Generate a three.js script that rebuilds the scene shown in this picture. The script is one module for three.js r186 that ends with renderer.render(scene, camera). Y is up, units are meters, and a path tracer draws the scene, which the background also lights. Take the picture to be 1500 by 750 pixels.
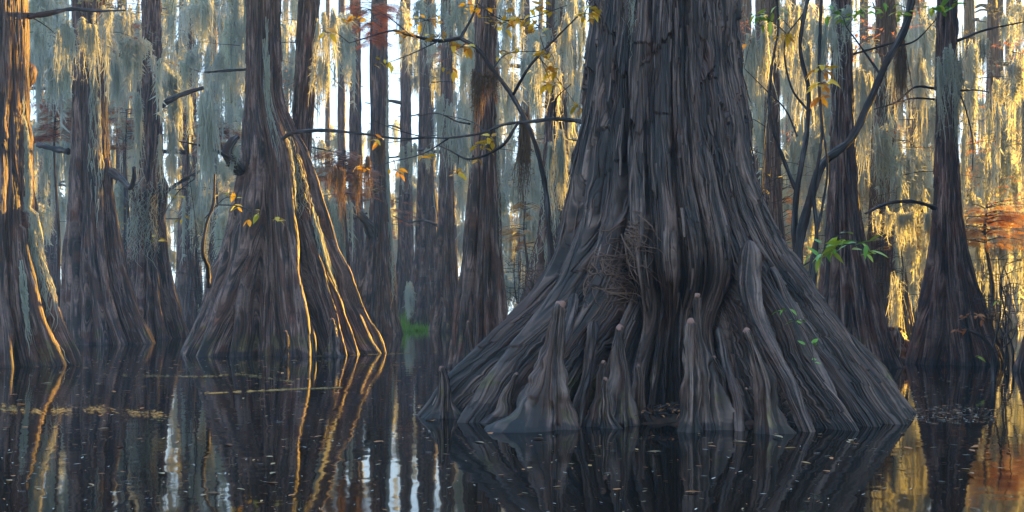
import * as THREE from 'three';
import { mergeGeometries } from 'three/addons/utils/BufferGeometryUtils.js';

// ───────────────────────── camera, sky, sun, exposure ─────────────────────────
const FOCAL = 1608, CENTRE_X = 750, HORIZON = 445, EYE = 1.0;   // lens in pixels of the 1500 px wide photograph
const scene = new THREE.Scene();
const camera = new THREE.PerspectiveCamera(2 * Math.atan(375 / FOCAL) * 180 / Math.PI, 2, 0.05, 900);
camera.position.set(0, EYE, 0);
camera.lookAt(0, EYE, -10);
camera.setViewOffset(1500, 750, 0, -(HORIZON - 375), 1500, 750);
camera.updateProjectionMatrix();

const SUN_AZ = 46 * Math.PI / 180, SUN_EL = 9 * Math.PI / 180;  // right of the view direction, and up
const sunDir = new THREE.Vector3(Math.sin(SUN_AZ) * Math.cos(SUN_EL), Math.sin(SUN_EL), -Math.cos(SUN_AZ) * Math.cos(SUN_EL));
function makeSky() {
  const w = 512, h = 256, data = new Float32Array(w * h * 4);
  for (let j = 0; j < h; j++) for (let i = 0; i < w; i++) {
    const el = (j / (h - 1) - 0.5) * Math.PI, az = (i / w - 0.5) * 2 * Math.PI;
    const v = new THREE.Vector3(Math.cos(el) * Math.cos(az), Math.sin(el), Math.cos(el) * Math.sin(az));
    const up = Math.max(0, v.y), haze = Math.exp(-up * 2.4);
    const glow = Math.pow(Math.max(0, v.dot(sunDir)), 6) * 0.30;
    const k = (j * w + i) * 4;
    data[k] = 0.18 + 0.62 * haze + glow * 0.9;
    data[k + 1] = 0.42 + 0.72 * haze + glow * 0.6;
    data[k + 2] = 0.80 + 0.72 * haze + glow * 0.2;
    data[k + 3] = 1;
  }
  const t = new THREE.DataTexture(data, w, h, THREE.RGBAFormat, THREE.FloatType);
  t.mapping = THREE.EquirectangularReflectionMapping; t.magFilter = THREE.LinearFilter; t.minFilter = THREE.LinearFilter;
  t.needsUpdate = true;
  return t;
}
const sky = makeSky();
scene.background = sky; scene.environment = sky;
scene.backgroundIntensity = 0.22; scene.environmentIntensity = 0.22;
const sun = new THREE.DirectionalLight(new THREE.Color().setRGB(1.0, 0.57, 0.09), 5);
sun.position.copy(sunDir).multiplyScalar(120).add(new THREE.Vector3(0, 0, -30));
sun.target.position.set(0, 0, -30); scene.add(sun, sun.target);
sun.castShadow = true; sun.shadow.mapSize.set(4096, 4096); sun.shadow.radius = 2;
Object.assign(sun.shadow.camera, { left: -80, right: 80, top: 80, bottom: -80, near: 1, far: 300 });
scene.fog = new THREE.FogExp2(new THREE.Color().setRGB(0.55, 0.8, 1.0), 0.0016);
const renderer = new THREE.WebGLRenderer({ antialias: true });
renderer.toneMapping = THREE.LinearToneMapping;
renderer.toneMappingExposure = 9.0;
renderer.shadowMap.enabled = true;

// ───────────────────────── helpers ─────────────────────────
const V3 = (x, y, z) => new THREE.Vector3(x, y, z);
const lerp = (a, b, t) => a + (b - a) * t, clamp = (x, a = 0, b = 1) => Math.min(b, Math.max(a, x));
const smooth = (a, b, x) => { const t = clamp((x - a) / (b - a)); return t * t * (3 - 2 * t); };
function rng(seed) { let s = (seed * 2654435761) >>> 0 || 1; return () => { s ^= s << 13; s >>>= 0; s ^= s >>> 17; s ^= s << 5; s >>>= 0; return s / 4294967296; }; }
const hash = (x, y, s) => { let h = Math.imul(x, 374761393) ^ Math.imul(y, 668265263) ^ Math.imul(s, 1274126177); h = Math.imul(h ^ (h >>> 13), 1274126177); h ^= h >>> 16; return (h >>> 0) / 4294967296; };
function vnoise(x, y, s = 0, px = 0, py = 0) {                    // value noise in 0..1, optionally periodic
  const xi = Math.floor(x), yi = Math.floor(y); let fx = x - xi, fy = y - yi;
  fx = fx * fx * (3 - 2 * fx); fy = fy * fy * (3 - 2 * fy);
  const m = (k, p) => p ? ((k % p) + p) % p : k;
  const x0 = m(xi, px), x1 = m(xi + 1, px), y0 = m(yi, py), y1 = m(yi + 1, py);
  return lerp(lerp(hash(x0, y0, s), hash(x1, y0, s), fx), lerp(hash(x0, y1, s), hash(x1, y1, s), fx), fy);
}
const fbm = (x, y, s, o = 3) => { let a = 0, w = 0.5, t = 0; for (let k = 0; k < o; k++) { a += w * vnoise(x, y, s + k); t += w; x *= 2.03; y *= 2.03; w *= 0.5; } return a / t; };
const at = (px, py, d) => V3((px - CENTRE_X) / FOCAL * d, EYE + (HORIZON - py) / FOCAL * d, -d);   // photo pixel at a known distance
const metres = (px, d) => px / FOCAL * d;

const used = {};
function numbered(name) { const n = used[name] = (used[name] ?? -1) + 1; return n ? `${name}_${String(n).padStart(3, '0')}` : name; }
function tag(o, label, category, group, kind) {
  if (label) o.userData.label = label;
  if (category) o.userData.category = category;
  if (group) o.userData.group = group;
  if (kind) o.userData.kind = kind;
  return o;
}
function thing(name, label, category, pos = V3(0, 0, 0), group) {
  const g = new THREE.Group(); g.name = numbered(name); g.position.copy(pos); scene.add(g);
  return tag(g, label, category, group);
}
function part(name, geo, mat, parent, label) {
  const m = new THREE.Mesh(geo, mat); m.name = name; m.castShadow = m.receiveShadow = true; parent.add(m);
  if (label) m.userData.label = label;
  return m;
}
function single(name, geo, mat, label, category, pos, group) {
  const m = new THREE.Mesh(geo, mat); m.name = numbered(name); m.castShadow = m.receiveShadow = true;
  if (pos) m.position.copy(pos);
  scene.add(m); return tag(m, label, category, group);
}
function hermite(keys, x) {                                        // keys sorted by first entry; returns interpolated rest
  const n = keys.length;
  if (x <= keys[0][0]) return keys[0].slice(1);
  if (x >= keys[n - 1][0]) return keys[n - 1].slice(1);
  let i = 0; while (keys[i + 1][0] < x) i++;
  const a = keys[i], b = keys[i + 1], h = b[0] - a[0], t = (x - a[0]) / h;
  return a.slice(1).map((_, k) => {
    const j = k + 1, m0 = i ? (b[j] - keys[i - 1][j]) / (b[0] - keys[i - 1][0]) : (b[j] - a[j]) / h, m1 = i + 2 < n ? (keys[i + 2][j] - a[j]) / (keys[i + 2][0] - a[0]) : (b[j] - a[j]) / h;
    const t2 = t * t, t3 = t2 * t;
    return (2 * t3 - 3 * t2 + 1) * a[j] + (t3 - 2 * t2 + t) * h * m0 + (-2 * t3 + 3 * t2) * b[j] + (t3 - t2) * h * m1;
  });
}
function buildGeo(pos, idx, uv, col) {
  const g = new THREE.BufferGeometry();
  g.setAttribute('position', new THREE.BufferAttribute(pos instanceof Float32Array ? pos : new Float32Array(pos), 3));
  if (uv) g.setAttribute('uv', new THREE.BufferAttribute(uv instanceof Float32Array ? uv : new Float32Array(uv), 2));
  if (col) g.setAttribute('color', new THREE.BufferAttribute(col instanceof Float32Array ? col : new Float32Array(col), 3));
  g.setIndex(idx); g.computeVertexNormals(); return g;
}
// tapered, slightly knotty tube through points
function tube(points, r0, r1, { seg = 6, per = 8, knot = 0.12, seed = 1, col = null, taper = 1, uvScale = 1, rough = 0, round = 0 } = {}) {
  const curve = new THREE.CatmullRomCurve3(points, false, 'centripetal'), n = Math.max(3, Math.round((points.length - 1) * per));
  const fr = curve.computeFrenetFrames(n, false), pos = [], uv = [], idx = [], cols = [];
  let along = 0, prev = null;
  for (let i = 0; i <= n; i++) {
    const t = i / n, p = curve.getPointAt(t); if (prev) along += p.distanceTo(prev); prev = p;
    const r = lerp(r0, r1, Math.pow(t, taper)) * (1 + knot * (vnoise(along * 9 / Math.max(0.3, r0 * 20), 3.3, seed) - 0.5) * 2);
    const cap = round && t < round ? Math.sqrt(Math.max(0.02, 1 - Math.pow(1 - t / round, 2))) : 1;
    for (let k = 0; k <= seg; k++) {
      const a = k / seg * 2 * Math.PI, rr = cap * r * (1 + knot * 0.8 * (hash(i, k % seg, seed) - 0.5)) * (rough ? 1 + rough * (vnoise((k % seg) * 0.9, along * 2.5, seed + 5) - 0.6) + rough * 0.7 * (vnoise((k % seg) * 0.35, along * 7, seed + 6) - 0.5) : 1);
      pos.push(p.x + (fr.normals[i].x * Math.cos(a) + fr.binormals[i].x * Math.sin(a)) * rr, p.y + (fr.normals[i].y * Math.cos(a) + fr.binormals[i].y * Math.sin(a)) * rr, p.z + (fr.normals[i].z * Math.cos(a) + fr.binormals[i].z * Math.sin(a)) * rr);
      uv.push(k / seg * Math.max(0.06, 2 * Math.PI * r0) * uvScale, along * 0.5 * uvScale);
      if (col) cols.push(...col);
      if (i < n && k < seg) { const q = i * (seg + 1) + k; idx.push(q, q + seg + 1, q + 1, q + 1, q + seg + 1, q + seg + 2); }
    }
  }
  // closed ends
  for (const [ring, t] of [[0, 0], [n, 1]]) {
    const p = curve.getPointAt(t), c = pos.length / 3; pos.push(p.x, p.y, p.z); uv.push(0, 0); if (col) cols.push(...col);
    for (let k = 0; k < seg; k++) { const q = ring * (seg + 1) + k; ring ? idx.push(c, q + 1, q) : idx.push(c, q, q + 1); }
  }
  return buildGeo(pos, idx, uv, col ? cols : null);
}

// ───────────────────────── materials ─────────────────────────
const toByte = c => Math.round(255 * clamp(c <= 0.0031308 ? c * 12.92 : 1.055 * Math.pow(c, 1 / 2.4) - 0.055));
function barkTextures(seed, warm) {                               // fibrous bark, 1 m wide and 2 m tall per repeat
  const w = 1024, h = 1024, c = new Uint8Array(w * h * 4), b = new Uint8Array(w * h * 4);
  for (let j = 0; j < h; j++) for (let i = 0; i < w; i++) {
    const u = i / w, v = j / h;
    const wx = (vnoise(u * 6, v * 5, seed + 9, 6, 5) - 0.5) * 0.05 + (vnoise(u * 20, v * 14, seed + 8, 20, 14) - 0.5) * 0.012;
    const U = u + wx;
    const strip = vnoise(U * 26, v * 3, seed, 26, 3), fib = vnoise(U * 90, v * 7, seed + 1, 90, 7), fine = vnoise(U * 240, v * 16, seed + 2, 240, 16), fleck = vnoise(U * 60, v * 70, seed + 3, 60, 70);
    const crack = Math.pow(1 - Math.abs(2 * vnoise(U * 34, v * 4, seed + 4, 34, 4) - 1), 5);
    const hgt = clamp(0.5 * strip + 0.28 * fib + 0.14 * fine + 0.08 * fleck - 0.45 * crack + 0.1);
    const grey = smooth(0.35, 0.7, 0.55 * vnoise(U * 18, v * 4, seed + 5, 18, 4) + 0.45 * fib), red = smooth(0.5, 0.8, vnoise(U * 12, v * 6, seed + 6, 12, 6));
    const k = 0.35 + 1.15 * fine * fib + 0.3 * fleck;
    let r = lerp(0.068, 0.47, grey), g = lerp(0.046, 0.41, grey), bl = lerp(0.038, 0.396, grey);
    r = lerp(r, 0.23, red * warm); g = lerp(g, 0.124, red * warm); bl = lerp(bl, 0.088, red * warm);
    const d = 1 - 0.55 * crack, o = (j * w + i) * 4;
    c[o] = toByte(r * k * d); c[o + 1] = toByte(g * k * d); c[o + 2] = toByte(bl * k * d); c[o + 3] = 255;
    b[o] = b[o + 1] = b[o + 2] = Math.round(hgt * 255); b[o + 3] = 255;
  }
  const mk = (a, srgb) => { const t = new THREE.DataTexture(a, w, h); t.wrapS = t.wrapT = THREE.RepeatWrapping; t.magFilter = THREE.LinearFilter; t.minFilter = THREE.LinearMipmapLinearFilter; if (srgb) t.colorSpace = THREE.SRGBColorSpace; t.needsUpdate = true; return t; };
  return { map: mk(c, true), bump: mk(b, false) };
}
const barkA = barkTextures(11, 0.55), barkB = barkTextures(47, 1.0);
const bark = (tex, rgb, bump, rough = 0.72) => new THREE.MeshStandardMaterial({ map: tex.map, bumpMap: tex.bump, bumpScale: bump, roughness: rough, color: new THREE.Color().setRGB(...rgb), vertexColors: true });
const M = {
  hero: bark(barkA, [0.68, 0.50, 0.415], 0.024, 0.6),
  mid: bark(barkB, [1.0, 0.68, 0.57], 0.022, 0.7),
  strip: new THREE.MeshStandardMaterial({ map: barkA.map, bumpMap: barkA.bump, bumpScale: 0.006, roughness: 0.7, color: new THREE.Color().setRGB(0.38, 0.28, 0.235) }),
  limb: new THREE.MeshStandardMaterial({ map: barkB.map, bumpMap: barkB.bump, bumpScale: 0.006, roughness: 0.85, color: new THREE.Color().setRGB(0.32, 0.30, 0.31) }),
  limbGrey: new THREE.MeshStandardMaterial({ map: barkA.map, bumpMap: barkA.bump, bumpScale: 0.006, roughness: 0.85, color: new THREE.Color().setRGB(0.42, 0.41, 0.41) }),
  rawWood: new THREE.MeshStandardMaterial({ bumpMap: barkB.bump, bumpScale: 0.004, roughness: 0.7, color: new THREE.Color().setRGB(0.30, 0.15, 0.11) }),
  rootlet: new THREE.MeshStandardMaterial({ color: new THREE.Color().setRGB(0.15, 0.085, 0.058), roughness: 0.85 }),
  twig: new THREE.MeshStandardMaterial({ color: new THREE.Color().setRGB(0.055, 0.041, 0.035), roughness: 0.8 }),
  moss: new THREE.MeshPhysicalMaterial({ color: new THREE.Color().setRGB(0.46, 0.46, 0.37), roughness: 1, transmission: 0.5, thickness: 0, ior: 1.3, side: THREE.DoubleSide }),
  mossBrown: new THREE.MeshPhysicalMaterial({ color: new THREE.Color().setRGB(0.16, 0.10, 0.06), roughness: 1, transmission: 0.35, thickness: 0, ior: 1.3, side: THREE.DoubleSide }),
  lace: new THREE.MeshPhysicalMaterial({ color: new THREE.Color().setRGB(1, 1, 1), roughness: 0.9, transmission: 0.35, thickness: 0, ior: 1.3, side: THREE.DoubleSide }),
  rust: new THREE.MeshPhysicalMaterial({ color: new THREE.Color().setRGB(0.46, 0.16, 0.06), roughness: 0.9, transmission: 0.4, thickness: 0, ior: 1.3, side: THREE.DoubleSide }),
  gold: new THREE.MeshPhysicalMaterial({ color: new THREE.Color().setRGB(0.62, 0.33, 0.07), roughness: 0.9, transmission: 0.45, thickness: 0, ior: 1.3, side: THREE.DoubleSide }),
  yellow: new THREE.MeshPhysicalMaterial({ color: new THREE.Color().setRGB(0.88, 0.54, 0.03), roughness: 0.6, transmission: 0.45, thickness: 0, ior: 1.3, side: THREE.DoubleSide }),
  ochre: new THREE.MeshPhysicalMaterial({ color: new THREE.Color().setRGB(0.66, 0.32, 0.04), roughness: 0.7, transmission: 0.45, thickness: 0, ior: 1.3, side: THREE.DoubleSide }),
  green: new THREE.MeshPhysicalMaterial({ color: new THREE.Color().setRGB(0.22, 0.42, 0.05), roughness: 0.5, transmission: 0.45, thickness: 0, ior: 1.3, side: THREE.DoubleSide }),
  lime: new THREE.MeshPhysicalMaterial({ color: new THREE.Color().setRGB(0.48, 0.55, 0.05), roughness: 0.5, transmission: 0.45, thickness: 0, ior: 1.3, side: THREE.DoubleSide }),
  deadLeaf: new THREE.MeshStandardMaterial({ color: new THREE.Color().setRGB(0.42, 0.16, 0.05), roughness: 0.8, side: THREE.DoubleSide }),
  tanLeaf: new THREE.MeshStandardMaterial({ color: new THREE.Color().setRGB(0.34, 0.24, 0.13), roughness: 0.8, side: THREE.DoubleSide }),
  paleBit: new THREE.MeshStandardMaterial({ color: new THREE.Color().setRGB(0.42, 0.38, 0.33), roughness: 0.7, side: THREE.DoubleSide }),
  litter: new THREE.MeshStandardMaterial({ color: new THREE.Color().setRGB(0.07, 0.045, 0.03), roughness: 0.9, vertexColors: true }),
  film: new THREE.MeshStandardMaterial({ color: new THREE.Color().setRGB(0.34, 0.22, 0.06), roughness: 0.9, side: THREE.DoubleSide }),
};
function waterMaterial() {
  const n = 512, b = new Uint8Array(n * n * 4);
  for (let j = 0; j < n; j++) for (let i = 0; i < n; i++) {
    const u = i / n, v = j / n, o = (j * n + i) * 4;
    const h = 0.5 * vnoise(u * 8, v * 8, 71, 8, 8) + 0.3 * vnoise(u * 19, v * 19, 72, 19, 19) + 0.2 * vnoise(u * 43, v * 43, 73, 43, 43);
    b[o] = b[o + 1] = b[o + 2] = Math.round(255 * h); b[o + 3] = 255;
  }
  const t = new THREE.DataTexture(b, n, n); t.wrapS = t.wrapT = THREE.RepeatWrapping; t.magFilter = THREE.LinearFilter; t.needsUpdate = true;
  return new THREE.MeshPhysicalMaterial({ color: new THREE.Color().setRGB(0.006, 0.005, 0.004), roughness: 0.04, ior: 1.33, bumpMap: t, bumpScale: 0.002 });
}

// ───────────────────────── water ─────────────────────────
{
  const g = new THREE.PlaneGeometry(800, 800, 1, 1); g.rotateX(-Math.PI / 2);
  const uv = g.attributes.uv; for (let i = 0; i < uv.count; i++) uv.setXY(i, uv.getX(i) * 200, uv.getY(i) * 200);
  const w = new THREE.Mesh(g, waterMaterial()); w.name = 'water'; w.receiveShadow = true; scene.add(w);
  tag(w, 'still black swamp water mirroring the trees', 'water', null, 'structure');
}

// ───────────────────────── fluted trunks ─────────────────────────
// A trunk is a surface r(angle, height) inside a silhouette; ridges split and spread towards the water.
class Trunk {
  constructor(o) {
    Object.assign(this, { zs: 0.8, grooveTop: 0.07, grooveBase: 0.26, n: 11, top: 14, barkDepth: 0.02, stripFreq: 1, seed: 1, under: 0.35, extra: null, algae: 0.5, wiggle: 0.05, baseBark: 0.45 }, o);
    const { d, sil } = this;
    this.keys = sil.map(([y, a, b]) => [EYE + (HORIZON - y) / FOCAL * d, metres((a + b) / 2 - CENTRE_X, d), metres((b - a) / 2, d)]).sort((p, q) => p[0] - q[0]);
    this.keys[0][0] = Math.min(this.keys[0][0], 0);
    const hi = this.keys[this.keys.length - 1]; this.keys.push([this.top, hi[1] + (this.lean || 0), hi[2] * 0.72]);
    const lo = this.keys[0]; this.keys.unshift([-this.under, lo[1], lo[2] * 1.05]);
    this.base = V3(this.keys[1][1], 0, -d);
    this.rTop = hi[2]; this.rBase = this.keys[1][2];
    const R = rng(this.seed), n = this.n;
    this.ridges = this.extra ? this.extra.slice() : [];
    if (!this.noAuto) for (let i = 0; i < n; i++) {
      const th = -Math.PI + (i + 0.5 + (R() - 0.5) * 0.7) / n * 2 * Math.PI;
      this.ridges.push({ th, amp: 0.85 + 0.15 * R(), w: 1.05 * Math.PI / n * (0.8 + 0.4 * R()), wb: 0.5 * Math.PI / n * (0.8 + 0.4 * R()), t: -1, drift: (R() - 0.5) * 0.3, s: R() * 99 });
      const kids = R() < 0.75 ? 1 : 2;
      for (let k = 0; k < kids; k++) this.ridges.push({ th: th + (R() < 0.5 ? -1 : 1) * Math.PI / n * (0.25 + 0.4 * R()), amp: 0.75 + 0.3 * R(), w: 0.5 * Math.PI / n, wb: 0.42 * Math.PI / n * (0.7 + 0.6 * R()), t: 0.02 + 0.35 * R(), drift: (R() - 0.5) * 0.5, s: R() * 99 });
    }
    for (const r of this.ridges) r.amp = Math.min(r.amp, 1.04);
  }
  shape(y) { const [c, r] = hermite(this.keys, y); return { c, r, fl: clamp((r - this.rTop) / Math.max(0.05, this.rBase - this.rTop)) }; }
  radius(th, y, sh, detail = true) {
    const { r, fl } = sh, g = lerp(this.grooveTop, this.grooveBase, Math.pow(fl, 0.6));
    let best = -1, side = 0;
    for (const q of this.ridges) {                                  // each ridge is a rounded rib; where two ribs meet there is a sharp groove
      const on = q.t < 0 ? 1 : smooth(q.t, q.t + 0.25, fl); if (on <= 0) continue;
      const c = q.th + (q.drift || 0) * fl + this.wiggle * (vnoise(y * 1.7 + q.s, q.s, 5) - 0.5) * 2 * (0.3 + fl);
      let dth = Math.abs(th - c); if (dth > Math.PI) dth = Math.abs(dth - 2 * Math.PI);
      const w = lerp(q.w, q.wb, Math.pow(fl, this.spread || 0.45)), t = dth / w; if (t >= 2.6) continue;
      const v = q.amp * (q.curve ? q.curve(fl, y) : 1) * (0.97 + 0.06 * vnoise(y * 2.2 + q.s, 1.7, 6)) - 1 - 0.5 * g * (1 - on) - g * Math.pow(t, 2.2);
      if (v > best) { best = v; side = t; }
    }
    let out = r * (1 + Math.max(best, -(this.floor || 0.45))); sh.depth = -r * g * Math.min(1.3, Math.pow(side, 2.2));   // how far below the crests: the grain runs on down the sides of the ribs
    if (detail) {
      const p = this.plates(th, y, fl, sh.depth); sh.tone = p.tone;
      out += this.barkDepth * lerp(1, this.baseBark, smooth(0.1, 0.5, fl)) * (1.1 * p.tone + 0.9 * p.lift - 1.5 * p.groove + 0.8 * p.fine + 0.5 * p.chip - 0.7);
      out += r * 0.035 * (fbm(th * 3, y * 1.3, this.seed + 7) - 0.5);
    }
    return out;
  }
  plates(th, y, fl, depth) {                                             // long overlapping plates of bark, finer shares of the circle where the trunk widens
    const p = this.plateAt(th * this.rTop * 1.6 * this.stripFreq + depth, y, this.seed); if (fl < 0.06) return p;
    const q = this.plateAt(th * this.rBase * 1.1 * this.stripFreq + depth, y, this.seed + 50), k = smooth(0.06, 0.35, fl), out = {};
    for (const n in p) out[n] = lerp(p[n], q[n], k);
    return out;
  }
  plateAt(a, y, S) {                                               // tone and height of the plate, its lifted lower end, the groove beside it
    const wob = (vnoise(a * 4, y * 1.5, S + 3) - 0.5) * 0.2 + (vnoise(a * 15, y * 5, S + 13) - 0.5) * 0.035;
    const u = (a + wob) * 11, id = Math.floor(u), fu = u - id, yy = y * (0.9 + 0.9 * hash(id, 7, S)) + hash(id, 3, S) * 10 + 0.5 * vnoise(u * 2.5, y * 3, S + 5), sg = Math.floor(yy), fy = yy - sg;
    const edge = Math.min(fu, 1 - fu);
    return { tone: hash(id, sg, S + 1), lift: Math.pow(1 - fy, 2.5), groove: Math.pow(clamp(1 - edge / 0.2), 1.5) * (0.3 + 0.7 * hash(id, 9, S)), fine: vnoise(u * 4.3, y * 3.2, S + 2), chip: Math.pow(vnoise(a * 14, y * 9, S + 4), 2) };
  }
  point(th, y, off = 0, detail = true) {                           // in the trunk's own axes
    const sh = this.shape(y), r = this.radius(th, y, sh, detail) + off;
    return V3(sh.c - this.base.x + Math.sin(th) * r, y, Math.cos(th) * r * this.zs);
  }
  geometry(nT, nY, yMax = this.top, front = 0.55) {
    const pos = new Float32Array((nT + 1) * (nY + 1) * 3), uv = new Float32Array((nT + 1) * (nY + 1) * 2), col = new Float32Array((nT + 1) * (nY + 1) * 3), idx = [];
    const yFrame = Math.min(yMax, EYE + (HORIZON + 40) / FOCAL * this.d);
    for (let j = 0; j <= nY; j++) {
      const s = j / nY, y = s < 0.86 ? lerp(-this.under, yFrame, Math.pow(s / 0.86, 1.15)) : lerp(yFrame, yMax, (s - 0.86) / 0.14);
      const sh = this.shape(y);
      for (let i = 0; i <= nT; i++) {
        const ph = -Math.PI + i / nT * 2 * Math.PI, th = i === nT ? -Math.PI : ph - front * Math.sin(ph);
        const r = this.radius(th, y, sh), k = j * (nT + 1) + i;
        pos.set([sh.c - this.base.x + Math.sin(th) * r, y, Math.cos(th) * r * this.zs], k * 3);
        uv.set([(i === nT ? Math.PI : th) * lerp(this.rTop * 1.6, this.rBase, 0.4) + sh.depth, y / 2 + this.seed * 0.37], k * 2);
        // patches of weathering, algae and the wet stain left by the water, each with a ragged edge
        const patch = 0.72 + 0.56 * fbm(th * this.rTop * 4 + 9, y * 0.8, this.seed + 20), strand = 1 + (1.1 * sh.tone - 0.55) * lerp(1, 0.6, smooth(0.1, 0.5, sh.fl));
        const tone = Math.min(1, 0.52 * patch * strand); let c = [tone, tone * 0.985, tone * 0.975];
        const edge = y + 0.22 * (fbm(th * this.rBase * 5, y * 2, this.seed + 22) - 0.5) * 2;
        if (edge < 0.07) c = [0.2, 0.2, 0.22];
        else if (this.algae && edge < 0.42 && fbm(th * this.rBase * 3.5 + 40, y * 3, this.seed + 23) > 0.72 - 0.2 * this.algae) c = [c[0] * 0.85, c[1] * 1.0, c[2] * 0.55];
        col.set(c, k * 3);
        if (i < nT && j < nY) idx.push(k, k + 1, k + nT + 1, k + 1, k + nT + 2, k + nT + 1);
      }
    }
    return buildGeo(pos, idx, uv, col);
  }
}
// limb from pixels at a known distance, in the axes of a parent group
function limb(parent, name, pts, d, r0px, r1px, mat, opt = {}) {
  const P = pts.map(([x, y, dd = 0]) => at(x, y, d + dd).sub(parent.position));
  return part(name, tube(P, metres(r0px, d), metres(r1px, d), { seed: pts[0][0] | 0, ...opt }), mat, parent);
}

// ───────────────────────── moss ─────────────────────────
// strands: ribbons with curls and side tufts; anchors in world or group axes
function mossGeo(anchors, { clumps = 0, n = 60, len = [0.4, 1], width = 0.012, spread = 0.12, wander = 0.05, tufts = 0.5, segs = 8, seed = 1, follow = null }) {
  const R = rng(seed + 77), pos = [], idx = [], tufted = [];
  for (let k = 0; k < clumps; k++) tufted.push([R() * (anchors.length - 1), 0.35 + 0.75 * R(), R()]);
  for (let s = 0; s < n; s++) {
    const own = clumps ? tufted[Math.floor(R() * clumps)] : null, f = own ? own[0] : R() * (anchors.length - 1), i0 = Math.floor(f), a = anchors.length > 1 ? anchors[i0].clone().lerp(anchors[Math.min(i0 + 1, anchors.length - 1)], f - i0) : anchors[0].clone();
    const L = lerp(len[0], len[1], Math.pow(R(), 1.3)) * (own ? own[1] : 1), ph = R() * 6.28, w0 = width * (0.6 + 0.8 * R());
    let x = a.x + (R() + R() - 1) * spread, y = a.y - R() * R() * L * 0.5 - (own ? own[2] * len[1] * 0.3 : 0), z = a.z + (R() + R() - 1) * spread, vx = 0, vz = 0, turn = R() * 6.28;
    const start = pos.length / 3;
    for (let k = 0; k <= segs; k++) {
      const t = k / segs, w = w0 * (t < 0.15 ? 0.6 + t * 2.6 : 1 - 0.75 * t * t);
      turn += (R() - 0.5) * 1.6;
      const cx = Math.cos(turn) * w * 0.5, cz = Math.sin(turn) * w * 0.5;
      pos.push(x - cx, y, z - cz, x + cx, y, z + cz);
      if (k < segs) { const q = start + 2 * k; idx.push(q, q + 1, q + 2, q + 1, q + 3, q + 2); }
      vx = vx * 0.6 + (R() - 0.5) * wander; vz = vz * 0.6 + (R() - 0.5) * wander;
      x += vx * L; z += vz * L; y -= L / segs * (0.75 + 0.5 * R());
    }
    const m = Math.round(tufts * segs * (0.5 + R()));
    for (let k = 0; k < m; k++) {
      const q = start + 2 * Math.floor(R() * segs), bx = pos[q * 3], by = pos[q * 3 + 1], bz = pos[q * 3 + 2], an = R() * 6.28, l = width * (2.5 + 4 * R()), dy = -(0.2 + R()) * l, o = pos.length / 3, ww = w0 * 0.35;
      pos.push(bx, by + ww, bz, bx, by - ww, bz, bx + Math.cos(an) * l, by + dy, bz + Math.sin(an) * l); idx.push(o, o + 1, o + 2);
    }
  }
  return buildGeo(pos, idx);
}
// moss clinging to a trunk and trailing down one of its ridges
function clingGeo(tr, th0, y0, y1, { n = 40, len = 0.5, spread = 0.15, width = 0.014, off = 0.03, seed = 1, segs = 6, path = null }) {
  const R = rng(seed + 501), pos = [], idx = [];
  for (let s = 0; s < n; s++) {
    const ys = lerp(y0, y1, (R() + R()) * 0.5), L = len * (0.4 + 0.9 * R()), start = pos.length / 3, w = width * (0.6 + 0.9 * R()); let th = th0 + (R() + R() - 1) * spread, turn = R() * 6.28;
    for (let k = 0; k <= segs; k++) {
      const y = Math.max(0.04, ys - L * k / segs), tt = path ? path(y) + th - th0 : th, p = tr.point(tt, y, off * (0.3 + 1.2 * R()), false); turn += (R() - 0.5);
      const ww = w * (1 - 0.7 * k / segs) * 0.5, cx = Math.cos(turn) * ww, cz = Math.sin(turn) * ww;
      pos.push(p.x - cx, p.y, p.z - cz, p.x + cx, p.y, p.z + cz); th += (R() - 0.5) * spread * 0.25;
      if (k < segs) { const q = start + 2 * k; idx.push(q, q + 1, q + 2, q + 1, q + 3, q + 2); }
    }
  }
  return buildGeo(pos, idx);
}
function beard(px, py, d, { w = 20, h = 60, n = 60, label, group, mat = M.moss, width = 0.012, slope = 0, seed }) {
  const a = at(px - w / 2, py, d), b = at(px + w / 2, py + slope, d), L = metres(h, d), base = a.clone().lerp(b, 0.5);
  const g = mossGeo([a.sub(base), b.sub(base)], { n, len: [L * 0.25, L], width, spread: Math.max(0.03, metres(w * 0.1, d)), wander: 0.035, segs: 10, clumps: 3 + Math.round(w / 8), seed: seed ?? (px * 7 + py) });
  return single('spanish_moss', g, mat, label, 'moss', base, group);
}

// ───────────────────────── leaves ─────────────────────────
function leafGeo(len, wid, fold = 0.25, droop = 0.15) {            // a pointed leaf with a midrib fold, from its stalk along +x
  const pos = [], idx = [], n = 5;
  for (let i = 0; i <= n; i++) {
    const t = i / n, w = wid * Math.sin(Math.PI * Math.pow(t, 0.8)) * 0.5, y = -droop * len * t * t;
    pos.push(len * t, y, 0, len * t, y + fold * w, w, len * t, y + fold * w, -w);
    if (i < n) { const a = i * 3; idx.push(a, a + 3, a + 1, a + 1, a + 3, a + 4, a, a + 2, a + 3, a + 2, a + 5, a + 3); }
  }
  return buildGeo(pos, idx);
}
const leafShapes = [leafGeo(0.075, 0.036), leafGeo(0.09, 0.04, 0.4, 0.3), leafGeo(0.06, 0.034, 0.1, 0.1)];
const longLeaves = [leafGeo(0.17, 0.045, 0.3, 0.25), leafGeo(0.14, 0.042, 0.3, 0.4), leafGeo(0.2, 0.05, 0.2, 0.2)];
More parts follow.
